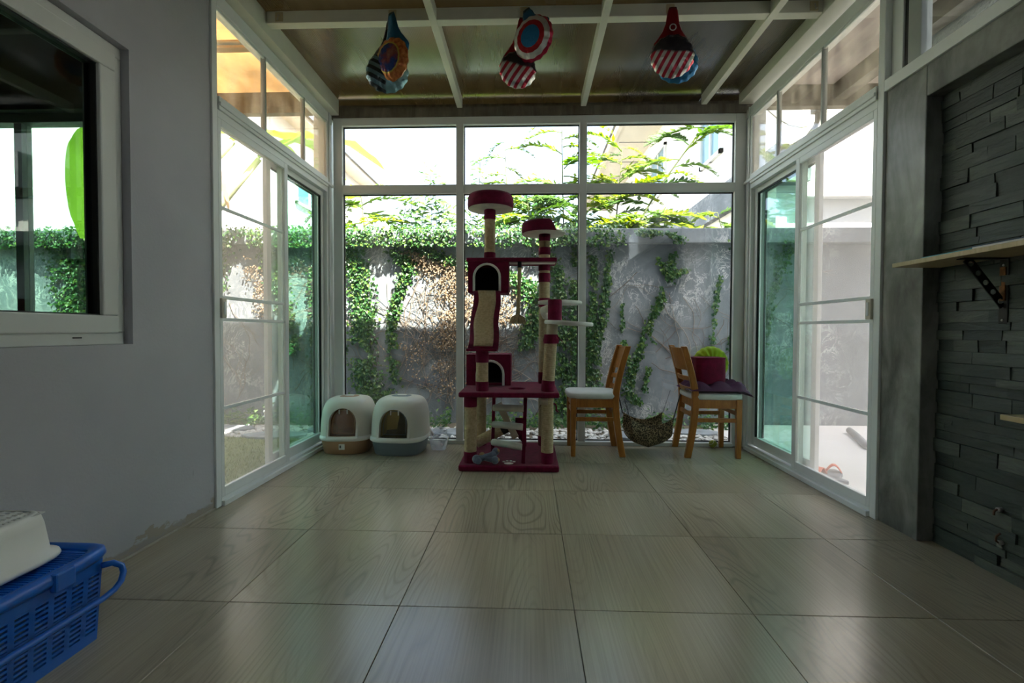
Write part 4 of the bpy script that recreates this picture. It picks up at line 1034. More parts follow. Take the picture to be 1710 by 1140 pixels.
def litter_box(loc, rotz, hw, hd, H, base, flap, label, sticker):
    e = empty('litter_box', loc, label, 'litter box', 'litter boxes by the left door', world=False, rotz=rotz)
    zr = .125
    tub = MB().loft([superel(hw*.80,hd*.84,0), superel(hw*.84,hd*.88,.012), superel(hw*.93,hd*.95,zr-.02), superel(hw*.95,hd*.96,zr)], True, False).build('tray', base, e, True, solid=.004)
    MB().loft([superel(hw*.88,hd*.9,.045)] + [superel(hw*.5,hd*.5,.052)], False, True).build('litter', M['litter'], tub, True)
    prof = []
    for k in range(15):
        t = k/14; z = zr + (H-zr)*math.sin(t*math.pi/2)**1.0
        s = (1-max(0, t)**2.7)**(1/2.2) if t < 1 else .0
        s = max(s, .30)
        prof.append(superel(hw*.96*s**.9, hd*.95*s, z, 44, 3.0, 0, .03*t))
    hood = MB().loft(prof, False, True).build('hood', M['hood_shell'], None, True, solid=.006)
    # cut the doorway
    aw, z0, z1 = hw*.50, zr+.015, zr+.225
    n = 12
    poly = [(-aw, z0)] + [(-aw*math.cos(math.pi*j/n)*(1 if True else 0), z1-aw+aw*math.sin(math.pi*j/n)) for j in range(n+1)] + [(aw, z0)]
    cut = MB().prism(poly, 'y', -hd*1.5, -hd*.2).build('cut', None)
    bm_ = hood.modifiers.new('cut', 'BOOLEAN'); bm_.operation = 'DIFFERENCE'; bm_.object = cut; bm_.solver = 'EXACT'
    me = baked(hood); old = hood.data
    bpy.data.objects.remove(cut); hood.modifiers.clear(); hood.data = me
    for p in me.polygons: p.use_smooth = True
    me.set_sharp_from_angle(angle=R(45))
    hood.parent = e
    # front frame around the doorway, bringing it forward of the sloping hood
    yf = -hd*.90
    outer = [(x*1.16, z0 + (z-z0)*1.06 - (.012 if k in (0, len(poly)-1) else 0)) for k, (x, z) in enumerate(poly)]
    v = []; m = len(poly)
    for (ring, y) in ((outer, yf-.012), (poly, yf-.012), (outer, yf+.16), (poly, yf+.16)): v += [(a, y + max(0, (b-zr))*.22, b) for a, b in ring]
    f = []
    for j in range(m-1):
        k = j+1; f += [(j,k,m+k,m+j), (j,2*m+j,2*m+k,k), (m+j,m+k,3*m+k,3*m+j)]
    MB().add(v, f).build('doorway', M['hood'], e, True, angle=35)
    zi = [(x*.97, z) for x, z in poly]
    MB().loft([[(a, yf+.02+dy+max(0, b-zr)*.22, b) for a, b in zi] for dy in (0, .004)]).build('flap', flap, e)
    ri = [(x*.80, z0+.02+(z-z0)*.82) for x, z in poly]
    fr = MB(); fr.tube([(a, yf+.018+max(0, b-zr)*.22, b) for a, b in ri+[ri[0]]], .0025, 6).build('flap_rim', base, e)
    for dx in (-.03, .03): MB().box(dx-.004, dx+.004, yf+.03, yf+.04, z1-.045, z1-.012).build('flap_hinge', M['hood'], e)
    # rim, handle, sticker
    MB().loft([superel(hw*.955,hd*.965,zr-.022), superel(hw*1.0,hd*1.0,zr-.014), superel(hw*1.0,hd*1.0,zr+.004), superel(hw*.955,hd*.955,zr+.014)], False, False).build('rim', M['hood'], e, True)
    h = MB().loft([superel(hw*.36,hd*.30,H-.012,24,3,0,.02), superel(hw*.36,hd*.30,H+.002,24,3,0,.02), superel(hw*.33,hd*.27,H+.005,24,3,0,.02)]).build('top_handle', base, e, True, angle=40)
    MB().box(-hw*.16, hw*.16, -.005, .045, H+.004, H+.010).build('handle_grip', M['hood'], h, bevel=.004)
    if sticker:
        st_ = MB().box(-.022, .022, -hd*.945, -hd*.935, .04, .083).build('sticker', M['sticker'], e)
        MB().box(-.016, -.004, -hd*.947, -hd*.944, .052, .073).build('sticker_print', M['rubber'], st_)
    return e
litter_box((-1.430, 3.715, 0), R(4), .205, .20, .42, M['tan_pl'], M['flap_tan'], 'white hooded litter box with a tan base beside the left door', True)
litter_box((-1.005, 3.69, 0), R(-3), .218, .21, .43, M['grey_pl'], M['flap_smoke'], 'white hooded litter box with a blue grey base and a cat inside', False)

# grey cat sitting inside the second litter box
def skinned(name, verts, edges, radii, mat, parent, sub=2, root=0):
    me = bpy.data.meshes.new(name); me.from_pydata(verts, edges, []); me.update()
    o = bpy.data.objects.new(name, me); C.objects.link(o); me.materials.append(mat)
    m = o.modifiers.new('skin', 'SKIN'); m.use_smooth_shade = True; m.use_x_symmetry = False
    for i, r in enumerate(radii):
        me.skin_vertices[0].data[i].radius = (r, r) if not isinstance(r, tuple) else r
        me.skin_vertices[0].data[i].use_root = (i == root)
    s = o.modifiers.new('sub', 'SUBSURF'); s.levels = sub; s.render_levels = sub
    if parent: attach(o, parent)
    return o
cx, cy, cz = -.975, 3.72, .05
M['cat'] = pmat('grey_tabby_fur', (.16,.155,.14), .9, 0, .2, .45, 18, .5, 150, stretch=(1,1,3), sheen=.3)
V = [(0,.06,.07),(0,.03,.13),(0,-.01,.18),(0,-.03,.225),(0,-.045,.265),(0,-.075,.255),  # 0-5 pelvis..muzzle
     (-.035,-.035,.12),(-.035,-.05,.06),(-.035,-.06,.012),(.035,-.035,.12),(.035,-.05,.06),(.035,-.06,.012),
     (-.06,.03,.05),(-.065,-.02,.015),(.06,.03,.05),(.065,-.02,.015),(.03,.11,.03),(.10,.09,.02),(.11,.0,.016),
     (-.03,-.035,.295),(-.034,-.033,.312),(.03,-.035,.295),(.034,-.033,.312)]
E_ = [(0,1),(1,2),(2,3),(3,4),(4,5),(2,6),(6,7),(7,8),(2,9),(9,10),(10,11),(0,12),(12,13),(0,14),(14,15),(0,16),(16,17),(17,18),(4,19),(19,20),(4,21),(21,22)]
RD = [.075,.072,.058,.040,.046,.022,.026,.018,.019,.026,.018,.019,.042,.022,.042,.022,.018,.014,.010,.018,.005,.018,.005]
cat = skinned('cat', [(cx+x, cy+y, cz+z) for x, y, z in V], E_, RD, M['cat'], None)
tag(cat, 'grey tabby cat sitting behind the smoky flap of the litter box', 'cat')
M['cateye'] = pmat('amber_cat_eye', (.55,.42,.08), .15)
for s in (-1, 1): 
    q = MB().sphere((cx+s*.019, cy-.086, cz+.272), .0075, 10, 6).build('eye', M['cateye'], cat, True)
MB().sphere((cx, cy-.099, cz+.258), (.006,.005,.004), 8, 5).build('nose', pmat('pink_nose', (.4,.16,.14), .5), cat, True)

# clear plastic caddy with a scoop
M['clearpl'] = glassmat('clear_frosted_plastic', (.86,.88,.90), .06, .15, .35, (.78,.80,.83))
cb_ = empty('plastic_box', (-.715, 3.76, 0), 'small clear plastic box between grey litter box and cat tree', 'box')
def tray(x, y, z0, z1, a0, b0, a1, b1): return MB().loft([superel(a0,b0,z0,28,5,x,y), superel(a1,b1,z1,28,5,x,y)], True, False)
tray(-.715,3.76,.002,.085,.055,.06,.07,.075).build('tub', M['clearpl'], cb_, True, solid=.003, angle=40)
MB().loft([superel(.073,.078,.084,28,5,-.715,3.76), superel(.073,.078,.092,28,5,-.715,3.76)], False, False).build('rim', M['clearpl'], cb_, True, solid=.003)
MB().grid(lambda u, v: Vector((-.78+.12*u, 3.80+.03*v, .092+.05*v+.02*math.sin(math.pi*u))), 8, 5).build('lid', M['clearpl'], cb_, True, solid=.003)
MB().sphere((-.715,3.755,.03), (.03,.03,.022), 12, 7).build('scoop_bowl', pmat('dusty_pink_plastic', (.45,.30,.28), .5), cb_, True)
MB().tube([(-.77,3.80,.10),(-.80,3.82,.13),(-.81,3.83,.16)], .012, 8).build('scoop_handle', M['hood'], cb_, True)

# ---- chairs
def m_wood(name, a, b):
    m, nt, out = newmat(name); p = N(nt, 'ShaderNodeBsdfPrincipled', Roughness=.36)
    n1 = noise(nt, coords(nt, 'Object', (14,14,2.5)), 3, 6, .6, .8)
    L(nt, ramp(nt, n1, [(.3,a),(.7,b)]), p.inputs['Base Color']); L(nt, p.outputs[0], out.inputs[0]); return m
M['oak'] = m_wood('honey_oak', (.29,.105,.016), (.46,.19,.034))
M['seat_cloth'] = pmat('white_seat_cover', (.66,.68,.66), .8, 0, .3, .07, 12, .3, 60)
def rounded_pad(hw, hd, h, mb=None, puff=.3, n=14):
    rings = []
    for k in range(9):
        t = k/8; q = math.sin(math.pi*t)**.35 if 0 < t < 1 else .0
        s = .93+.07*q
        rings.append(superel(hw*s, hd*s, h*t, 36, 5))
    top = superel(hw*.55, hd*.55, h*(1+puff*.25), 36, 4)
    return (mb or MB()).loft(rings+[top])
def chair(label, loc, rotz):
    """faces local +x"""
    e = empty('dining_chair', loc, label, 'chair', 'wooden dining chairs by the window', world=False, rotz=rotz)
    W = M['oak']
    for s in (-1, 1):
        y = s*.170
        f = MB(); f.loft([[(.165-.016,y-.017,0),(.165+.018,y-.017,0),(.165+.018,y+.017,0),(.165-.016,y+.017,0)], [(.165-.022,y-.02,.44),(.165+.022,y-.02,.44),(.165+.022,y+.02,.44),(.165-.022,y+.02,.44)]]).build('leg', W, e, bevel=.004)
        rings = []
        for k in range(13):
            t = k/12; z = .835*t
            x = -.205 + .055*math.sin(min(1, z/.45)*math.pi/2) if z < .45 else -.150 - .090*((z-.45)/.385)**1.35
            d = .024 if z < .5 else .024-.003*(z-.5)/.33
            rings.append([(x-d,y-.017,z),(x+d,y-.017,z),(x+d,y+.017,z),(x-d,y+.017,z)])
        MB().loft(rings).build('back_leg', W, e, True, .004, 2)
        MB().box(-.145,.15,y-.012,y+.012,.372,.437).build('apron', W, e, bevel=.003)
        MB().box(-.155,.155,y-.009,y+.009,.268,.298).build('stretcher', W, e, bevel=.003)
    MB().box(.153,.177,-.155,.155,.372,.437).build('apron', W, e, bevel=.003)
    MB().box(-.158,-.138,-.155,.155,.372,.437).build('apron', W, e, bevel=.003)
    MB().box(.156,.174,-.155,.155,.315,.345).build('stretcher', W, e, bevel=.003)
    MB().box(-.172,-.154,-.155,.155,.30,.33).build('stretcher', W, e, bevel=.003)
    for z0, z1, x0 in ((.655,.825,-.198),(.575,.610,-.178),(.490,.525,-.163)):
        sl = 8; rings = []
        for k in range(sl+1):
            y = -.160 + .32*k/sl; bow = -.026*math.cos((k/sl-.5)*math.pi); lean = -.045*(z1-z0)/.17
            a = x0+bow
            rings.append([(a-.009,y,z0),(a+.009,y,z0),(a+.009+lean,y,z1),(a-.009+lean,y,z1)])
        MB().loft(rings).build('top_rail' if z1 > .8 else 'back_slat', W, e, True, .003, 2)
    o = rounded_pad(.198, .198, .045).build('seat_pad', M['seat_cloth'], e, True, angle=60); o.location = (.012, 0, .437)
    return e
chair('honey oak dining chair with white seat beside the cat tree', (.505, 3.745, 0), R(180))
chair('honey oak dining chair stacked with cushions beside the right door', (1.405, 3.745, 0), R(-1.5))

# cushions on the right chair
M['lime'] = pmat('lime_green_velour', (.36,.50,.015), .8, 0, .2, .15, 8, .2, 60, sheen=.3)
M['purple'] = pmat('dark_purple_cotton', (.085,.018,.06), .75, 0, .3, .2, 10, .2, 80)
def quilt(u, v):
    x = (u-.5)*2; y = (v-.5)*2
    tx, ty = math.sin(u*math.pi*3)**2, math.sin(v*math.pi*3)**2
    return x, y, tx*ty
qc = MB()
def qtop(u, v):
    x, y, t = quilt(u, v); ed = (1-abs(x)**6)*(1-abs(y)**6)
    sag = -.045*max(0, (x-.62)/.38)**1.6
    return Vector((1.44+x*.235, 3.735+y*.185, .503+ed*(.038+.042*t**.5)+sag))
def qbot(u, v):
    p = qtop(u, v); x = (u-.5)*2; y = (v-.5)*2; ed = (1-abs(x)**6)*(1-abs(y)**6)
    return Vector((p.x, p.y, .503-ed*.004 - .045*max(0, (x-.62)/.38)**1.6))
qc.grid(qtop, 24, 20); qc.grid(qbot, 24, 20)
tag(qc.build('seat_cushion', M['purple'], None, True), 'dark purple quilted seat cushion on the right oak chair', 'cushion')
bx_ = empty('plush_block', (1.385, 3.705, .55), 'burgundy plush block standing on the purple cushion', 'cushion')
cyl = MB(); rings = []
for k in range(7):
    t = k/6; q = 1-.03*(abs(t-.5)*2)**6
    rings.append([(1.385+a*q, 3.705+b*q, .545+.205*t) for a, b, _ in superel(.115, .095, 0, 40, 4.5)])
cyl.loft(rings).build('body', PL, bx_, True, .008, 2)
MB().tube([(1.385+a*1.005, 3.705+b*1.005, .745) for a, b, _ in superel(.113,.093,0,40,4.5)+[superel(.113,.093,0,40,4.5)[0]]], .004, 6).build('seam', PL, bx_, True)
lc = empty('round_cushion', (1.455, 3.86, .56), 'lime green round gathered cushion behind the burgundy block', 'cushion')
def limept(u, v, s):
    a = 2*math.pi*u; r = v; rr = .142*(1+.012*math.sin(a*19))
    th = .055*(1-r**3)**.5*(1+.16*math.sin(a*16)*r) - .03*max(0, 1-r/.14)
    return Vector((1.455+.01 + math.cos(a)*r*rr*1.02, 3.865+s*th, .685+math.sin(a)*r*rr))
for s, nm in ((-1,'front_cover'),(1,'back_cover')): MB().grid(lambda u, v: limept(u, v, s), 96, 14).build(nm, M['lime'], lc, True)
MB().sphere((1.465, 3.865-.034, .685), (.014,.008,.014), 12, 7).build('button', M['lime'], lc, True)

# leopard hammock between the chairs
def m_leopard():
    m, nt, out = newmat('leopard_print'); p = N(nt, 'ShaderNodeBsdfPrincipled', Roughness=.85)
    v = coords(nt, 'Object'); nz = N(nt, 'ShaderNodeTexNoise', Scale=30.0, Detail=2.0); L(nt, v, nz.inputs['Vector'])
    dv_ = N(nt, 'ShaderNodeVectorMath', operation='SCALE'); L(nt, nz.outputs[1], dv_.inputs[0]); dv_.inputs['Scale'].default_value = .02
    ad = N(nt, 'ShaderNodeVectorMath', operation='ADD'); L(nt, v, ad.inputs[0]); L(nt, dv_.outputs[0], ad.inputs[1])
    vo = N(nt, 'ShaderNodeTexVoronoi', Scale=105.0); L(nt, ad.outputs[0], vo.inputs['Vector'])
    ring = ramp(nt, vo.outputs['Distance'], [(.0,(.10,.07,.03)),(.22,(.13,.09,.04)),(.30,(.012,.01,.008)),(.52,(.012,.01,.008)),(.58,(.30,.24,.14)),(1,(.34,.27,.16))])
    L(nt, ring, p.inputs['Base Color']); L(nt, p.outputs[0], out.inputs[0]); return m
M['leopard'] = m_leopard(); M['strap'] = pmat('black_strap', (.012,.012,.013), .7)
hm = empty('cat_hammock', (.935, 3.745, .04), 'leopard print cat hammock slung between the two oak chairs', 'hammock')
def ham(u, v):
    k = (2*u-1)**2; k2 = abs(2*u-1)**5; ze = .232+.055*k; zb = .044+.05*abs(2*u-1)+.03*k2
    a = v*math.pi; y = 3.745 - .150*math.cos(a)
    return Vector((.775+.315*u, y + (.02 if v < .5 else -.02)*(1-k)*abs(math.cos(a)), zb+(ze-zb)*(1-math.sin(a)**.4)))
MB().grid(ham, 18, 16).build('sling', M['leopard'], hm, True, solid=.008)
for x, xt, zt in ((.768, .742, .43), (1.097, 1.172, .47)):
    for y in (3.60, 3.89):
        sx_ = 1 if x < .9 else -1
        MB().bar((x+sx_*.004, y, .275), (xt-sx_*.01 if x < .9 else 1.150, y+(.02 if y < 3.7 else -.02), zt), .010, .003).build('strap', M['strap'], hm)
for x, nm in ((.735, 0), (1.19, 1)):
    MB().tube([(x, 3.58, .525), (x-.02, 3.565, .52), (x-.01, 3.56, .50), (x+.015, 3.565, .505), (x+.01, 3.58, .52)], .004, 6).build('tie', M['clearpl'], hm, True)

# tennis ball
tbm = empty('tennis_ball', (1.50, 3.88, 0), 'yellow green tennis ball on the floor under the right chair', 'ball')
M['felt'] = pmat('tennis_felt', (.30,.34,.05), .95, 0, .2, .2, 40, .6, 200, sheen=.3)
MB().sphere((1.50,3.88,.033), .033, 20, 12).build('body', M['felt'], tbm, True)
seam = []
for k in range(41):
    t = 2*math.pi*k/40; a, b = .75, .25
    q = Vector((a*math.cos(t)+b*math.cos(3*t), a*math.sin(t)-b*math.sin(3*t), 2*math.sqrt(a*b)*math.sin(2*t))).normalized()*.0332
    seam.append((1.50+q.x, 3.88+q.z, .033+q.y))
MB().tube(seam, .0014, 5).build('seam', M['white_felt'], tbm, True)

# ---- blue laundry basket with a white basket turned over on it
M['blue'] = pmat('blue_plastic', (.008,.14,.62), .3, 0, .5, .06, 4)
lb = empty('laundry_basket', (-1.465, 1.16, 0), 'blue slotted plastic laundry basket against the left wall', 'basket')
bx0, bx1, by0, by1 = -1.60, -1.325, .80, 1.385    # bottom
rx0, rx1, ry0, ry1, rz = -1.640, -1.302, .76, 1.44, .268
def wallpt(side, s, z):
    t = z/rz; X0_, X1_ = bx0+(rx0+.025-bx0)*t, bx1+(rx1-.025-bx1)*t; Y0_, Y1_ = by0+(ry0+.025-by0)*t, by1+(ry1-.025-by1)*t
    return {'r': (X1_, Y0_+(Y1_-Y0_)*s), 'l': (X0_, Y0_+(Y1_-Y0_)*s), 'f': (X0_+(X1_-X0_)*s, Y1_), 'n': (X0_+(X1_-X0_)*s, Y0_)}[side] + (z,)
MB().prism([(a,b) for a, b, _ in superel((bx1-bx0)/2, (by1-by0)/2, 0, 28, 6, (bx0+bx1)/2, (by0+by1)/2)], 'z', .001, .012).build('floor', M['blue'], lb)
for side, ln in (('r', .6), ('f', .29), ('n', .29), ('l', .6)):
    mb = MB(); nc = max(3, round(ln/.052))
    def slab_(s0, s1, z0, z1):
        q = []
        for z in (z0, z1):
            for s in (s0, s1):
                p = Vector(wallpt(side, s, z)); off = Vector((.004,0,0)) if side in 'rl' else Vector((0,.004,0))
                q += [p-off, p+off]
        mb.add(q, [(0,2,3,1),(4,5,7,6),(0,1,5,4),(2,6,7,3),(0,4,6,2),(1,3,7,5)])
    slab_(0, 1, .0, .03); slab_(0, 1, .118, .128); slab_(0, 1, .205, rz)
    for k in range(nc+1):
        s = k/nc; slab_(max(0, s-.16/nc), min(1, s+.16/nc), .03, .205)
    z = .03
    while z < .20:
        slab_(0, 1, z+.006, z+.0125); z += .0135
    mb.build('slotted_side', M['blue'], lb)
def ringpts(off, z): return [(a,b,z) for a, b, _ in superel((rx1-rx0)/2+off, (ry1-ry0)/2+off, 0, 60, 7, (rx0+rx1)/2, (ry0+ry1)/2)]
MB().loft([ringpts(-.028,rz-.008), ringpts(-.028,rz), ringpts(-.012,rz+.006), ringpts(.0,rz), ringpts(.003,rz-.014), ringpts(-.004,rz-.026)], False, False).build('rim', M['blue'], lb, True, solid=.005)
hb_ = MB().tube([(-1.312,1.395,.222),(-1.296,1.418,.220),(-1.281,1.432,.205),(-1.274,1.431,.185),(-1.271,1.418,.163),(-1.272,1.395,.148),(-1.274,1.36,.141),(-1.275,1.2,.140),(-1.275,1.0,.140),(-1.275,.86,.145),(-1.285,.79,.19),(-1.300,.785,.215)], .009, 10).build('handle', M['blue'], lb, True)
MB().box(-1.312,-1.290,1.235,1.295,rz-.045,rz+.008).build('handle_clip', M['blue'], lb, bevel=.006)
ld_ = MB().prism([(a,b) for a, b, _ in superel((rx1-rx0)/2-.026, (ry1-ry0)/2-.026, 0, 60, 7, (rx0+rx1)/2, (ry0+ry1)/2)], 'z', rz-.012, rz-.006).build('lid', M['blue'], lb)
rb = MB(); yy = ry0+.05
while yy < ry1-.05:
    rb.box(rx0+.05, rx1-.05, yy, yy+.004, rz-.006, rz-.003); yy += .012
rb.build('lid_ribs', M['blue'], ld_)
# the folded things inside, seen through the slots
ci = MB()
def clp(u, v): return Vector((-1.57+.215*u, .86+.47*v, .06+.10*math.sin(math.pi*u)**.5*math.sin(math.pi*v)**.4+.012*math.sin(u*19+v*23)))
ci.grid(clp, 14, 20).grid(lambda u, v: Vector((-1.57+.215*u, .86+.47*v, .02)), 1, 1)
tag(ci.build('crumpled_bag', pmat('pale_patterned_bag', (.55,.56,.50), .6, 0, .4, .5, 30), None, True), 'pale crumpled bag inside the blue laundry basket', 'bag')
wbk = empty('plastic_basket', (-1.52, 1.15, .277), 'white plastic basket turned upside down on the blue basket', 'basket')
WX0, WX1, WY_0, WY_1 = -1.645, -1.385, .93, 1.372
def wr_(ins, z, e=5): return [(a,b,z) for a, b, _ in superel((WX1-WX0)/2-ins, (WY_1-WY_0)/2-ins, 0, 56, e, (WX0+WX1)/2, (WY_0+WY_1)/2)]
MB().loft([wr_(-.004,.277), wr_(-.007,.283), wr_(-.004,.292), wr_(.012,.298), wr_(.022,.38), wr_(.027,.402), wr_(.034,.411), wr_(.044,.414)], False, False).build('body', M['hood'], wbk, True, solid=.003)
tp = MB(); tx0, tx1, ty0, ty1, tz = WX0+.038, WX1-.038, WY_0+.038, WY_1-.038, .412
nx, ny = 5, 5
# top: solid cross strips with slotted fields between them
for k in range(nx+1):
    xx = tx0+(tx1-tx0)*k/nx; tp.box(max(tx0,xx-.009), min(tx1,xx+.009), ty0, ty1, tz-.003, tz)
yy = ty0
while yy < ty1:
    tp.box(tx0, tx1, yy, min(ty1, yy+.0065), tz-.003, tz-.0002); yy += .0145
tp.build('pierced_top', M['hood'], wbk)

# ---- shelves on the slate wall
M['shelf_wood'] = m_wood('pale_plywood', (.42,.33,.17), (.55,.45,.26))
M['black_metal'] = pmat('black_enamel', (.012,.012,.012), .35, .3)
M['screw'] = pmat('zinc_screw', (.55,.52,.48), .35, .9)
sh = empty('wall_shelf', (1.735, 1.6, 1.235), 'pale plywood shelf on black brackets on the slate wall', 'shelf')
MB().box(1.625, 1.836, 1.05, 2.185, 1.235, 1.254).build('board', M['shelf_wood'], sh, bevel=.002)
def bracket(y, par, z):
    b_ = MB(); b_.box(1.829, 1.834, y-.018, y+.018, z-.255, z-.002); b_.box(1.665, 1.834, y-.018, y+.018, z-.006, z-.001)
    b_ = b_.build('bracket', M['black_metal'], par, bevel=.002)
    # diagonal web pierced by round holes
    p0, p1 = Vector((1.690, y, z-.004)), Vector((1.832, y, z-.185)); d = (p1-p0); ln = d.length; d.normalize(); nrm = Vector((d.z, 0, -d.x)); hw = .0165
    mb = MB(); nh = 5; seg = ln/nh; n = 16
    for h in range(nh):
        c = p0 + d*(seg*(h+.5)); inn = []; outp = []
        for j in range(n):
            t = 2*math.pi*j/n; cs, sn = math.cos(t), math.sin(t)
            k = min((seg/2)/abs(cs) if abs(cs) > 1e-6 else 9, hw/abs(sn) if abs(sn) > 1e-6 else 9)
            inn.append(c + d*(cs*.0105) + nrm*(sn*.0105)); outp.append(c + d*(cs*k) + nrm*(sn*k))
        for sa, sb in ((1,1),(-1,1),(-1,-1),(1,-1)):
            cn = c + d*(sa*seg/2) + nrm*(sb*hw); outp[min(range(n), key=lambda q: (outp[q]-cn).length)] = cn
        off = Vector((0,.0025,0))
        v = [q+o for o in (-off, off) for ring in (outp, inn) for q in ring]; f = []
        for j in range(n):
            k2 = (j+1) % n; f += [(j,k2,n+k2,n+j), (2*n+j,3*n+j,3*n+k2,2*n+k2), (n+j,n+k2,3*n+k2,3*n+j), (j,2*n+j,2*n+k2,k2)]
        mb.add(v, f)
    mb.build('pierced_brace', M['black_metal'], b_)
    MB().box(1.8255, 1.8295, y-.010, y+.012, z-.165, z-.035).build('rusty_strip', pmat('rust', (.20,.085,.03), .8, 0, .3, .5, 60), b_)
    for zz in (.028, .24): MB().sphere((1.828, y, z-zz), (.004,.005,.005), 8, 5).build('screw', M['screw'], b_)
bracket(1.895, sh, 1.235)
bracket(1.15, sh, 1.235)
tag(MB().box(1.66, 1.80, 1.84, 2.07, 1.2545, 1.264).build('booklet', pmat('teal_cover', (.05,.30,.38), .5), None, bevel=.001), 'thin teal booklet lying on the plywood shelf', 'book')
bk = empty('book', (1.72, 1.5, 1.2545), 'white paged blue covered book beside the teal booklet on the shelf', 'book')
MB().box(1.655, 1.80, 1.30, 1.835, 1.2570, 1.2655).build('pages', M['sticker'], bk)
MB().box(1.652, 1.802, 1.298, 1.837, 1.2655, 1.2675).box(1.652, 1.802, 1.298, 1.837, 1.2545, 1.2570).build('cover', pmat('navy_cover', (.03,.07,.22), .5), bk)
sl2 = empty('wall_shelf', (1.74, 1.4, .64), 'lower plywood shelf end at the right edge of the view', 'shelf')
MB().box(1.655, 1.836, 1.05, 1.715, .642, .661).build('board', M['shelf_wood'], sl2, bevel=.002)
bracket(1.25, sl2, .642)
# leftovers fixed in the slate
for y, z, lab in ((1.885, .262, 'small metal wall plug high on the slate beside the lower shelf'), (1.878, .135, 'bent rusty hook with broken plug low on the slate')):
    e = empty('wall_hook', (1.825, y, z), lab, 'hook')
    MB().tube([(1.838,y,z),(1.818,y,z)], .008, 10).build('plug', M['screw'], e, True)
    MB().tube([(1.820,y,z),(1.805,y-.005,z+.01),(1.800,y-.012,z+.03),(1.806,y-.02,z+.045)] if z < .2 else [(1.820,y,z),(1.808,y,z-.005),(1.806,y,z-.022)], .004, 8).build('prong', pmat('rusty_iron', (.16,.08,.05), .7, .3), e, True)
    if z < .2: MB().sphere((1.829,y+.004,z-.016), (.006,.012,.009), 10, 6).build('broken_mortar', M['concrete'], e)

# ---- hooks and foil balloons on the front purlin
M['tan_plate'] = pmat('yellowed_hook_plate', (.50,.43,.25), .4)
YH = 2.829
HK = ((-1.502,'far left end of the purlin'),(-.816,'above the blue foil balloons'),(-.035,'above the ring patterned foil balloon'),(.816,'above the striped foil balloon at right'),(1.635,'far right end of the purlin'))
for x, wh in HK:
    e = empty('ceiling_hook', (x, YH, 2.79), 'yellowed adhesive hook on the cream purlin, ' + wh, 'hook', 'adhesive hooks on the purlin')
    MB().box(x-.024, x+.024, YH-.004, YH, 2.795, 2.85).build('plate', M['tan_plate'], e, bevel=.003)
    MB().tube([(x,YH-.003,2.83),(x,YH-.014,2.828),(x,YH-.015,2.81),(x,YH-.018,2.795),(x,YH-.026,2.792),(x,YH-.030,2.80)], .0022, 6).build('hook', M['screw'], e, True)

def foil(name, fn):
    m, nt, out = newmat(name); p = N(nt, 'ShaderNodeBsdfPrincipled', Roughness=.22); p.inputs['Metallic'].default_value = .55
    co = nt.nodes.new('ShaderNodeTexCoord').outputs['Object']; sx = nt.nodes.new('ShaderNodeSeparateXYZ'); L(nt, co, sx.inputs[0])
    rad = mth(nt, 'SQRT', mth(nt, 'ADD', mth(nt, 'POWER', sx.outputs[0], 2.0), mth(nt, 'POWER', sx.outputs[2], 2.0)))
    L(nt, fn(nt, co, sx, rad), p.inputs['Base Color'])
    v = coords(nt, 'Object'); L(nt, bumpn(nt, noise(nt, v, 45, 2, .5, 1.0), .5, .006), p.inputs['Normal'])
    L(nt, p.outputs[0], out.inputs[0]); return m
def plain(c): return lambda nt, co, sx, rad: ramp(nt, noise(nt, co, 8, 3), [(.3, tuple(q*.8 for q in c)), (.7, c)])
def rings_(nt, co, sx, rad): return ramp(nt, rad, [(0,(.03,.22,.50)),(.055,(.45,.02,.03)),(.083,(.66,.66,.64)),(.110,(.55,.03,.08))], 'CONSTANT')
def stripes(nt, co, sx, rad):
    d = mth(nt, 'FRACT', mth(nt, 'MULTIPLY', mth(nt, 'ADD', sx.outputs[0], mth(nt, 'MULTIPLY', sx.outputs[2], -.55)), 24.0))
    st = ramp(nt, d, [(0,(.52,.03,.06)),(.5,(.70,.69,.66))], 'CONSTANT')
    return mix(nt, ramp(nt, mth(nt, 'ADD', sx.outputs[2], mth(nt, 'MULTIPLY', noise(nt, co, 14, 3), .06)), [(.035,(0,0,0)),(.05,(1,1,1))]), st, (.05,.045,.06))
def tealz(nt, co, sx, rad):
    d = mth(nt, 'FRACT', mth(nt, 'MULTIPLY', mth(nt, 'ADD', sx.outputs[2], mth(nt, 'MULTIPLY', sx.outputs[0], .5)), 22.0))
    s1 = ramp(nt, d, [(0,(.03,.04,.05)),(.5,(.16,.28,.32))], 'CONSTANT')
    return mix(nt, ramp(nt, sx.outputs[0], [(-.03,(0,0,0)),(.0,(1,1,1))]), s1, (.22,.40,.44))
def orange_(nt, co, sx, rad):
    inner = ramp(nt, noise(nt, co, 16, 3), [(.42,(.02,.05,.22)),(.55,(.22,.05,.05)),(.68,(.30,.16,.12))])
    o1 = ramp(nt, noise(nt, co, 40, 2), [(.35,(.40,.10,.03)),(.6,(.70,.26,.08))])
    c = mix(nt, ramp(nt, rad, [(.076,(0,0,0)),(.078,(1,1,1))]), inner, (.55,.45,.08))
    return mix(nt, ramp(nt, rad, [(.083,(0,0,0)),(.085,(1,1,1))]), c, o1)
FO = {'red': foil('red_foil', plain((.34,.012,.02))), 'black': foil('black_foil', plain((.012,.012,.014))), 'blue': foil('blue_foil', plain((.02,.16,.34))),
      'rings': foil('ringed_foil', rings_), 'stripes': foil('striped_foil', stripes), 'teal': foil('teal_foil', tealz), 'orange': foil('orange_foil', orange_), 'bluedisc': foil('blue_disc_foil', plain((.04,.22,.45)))}
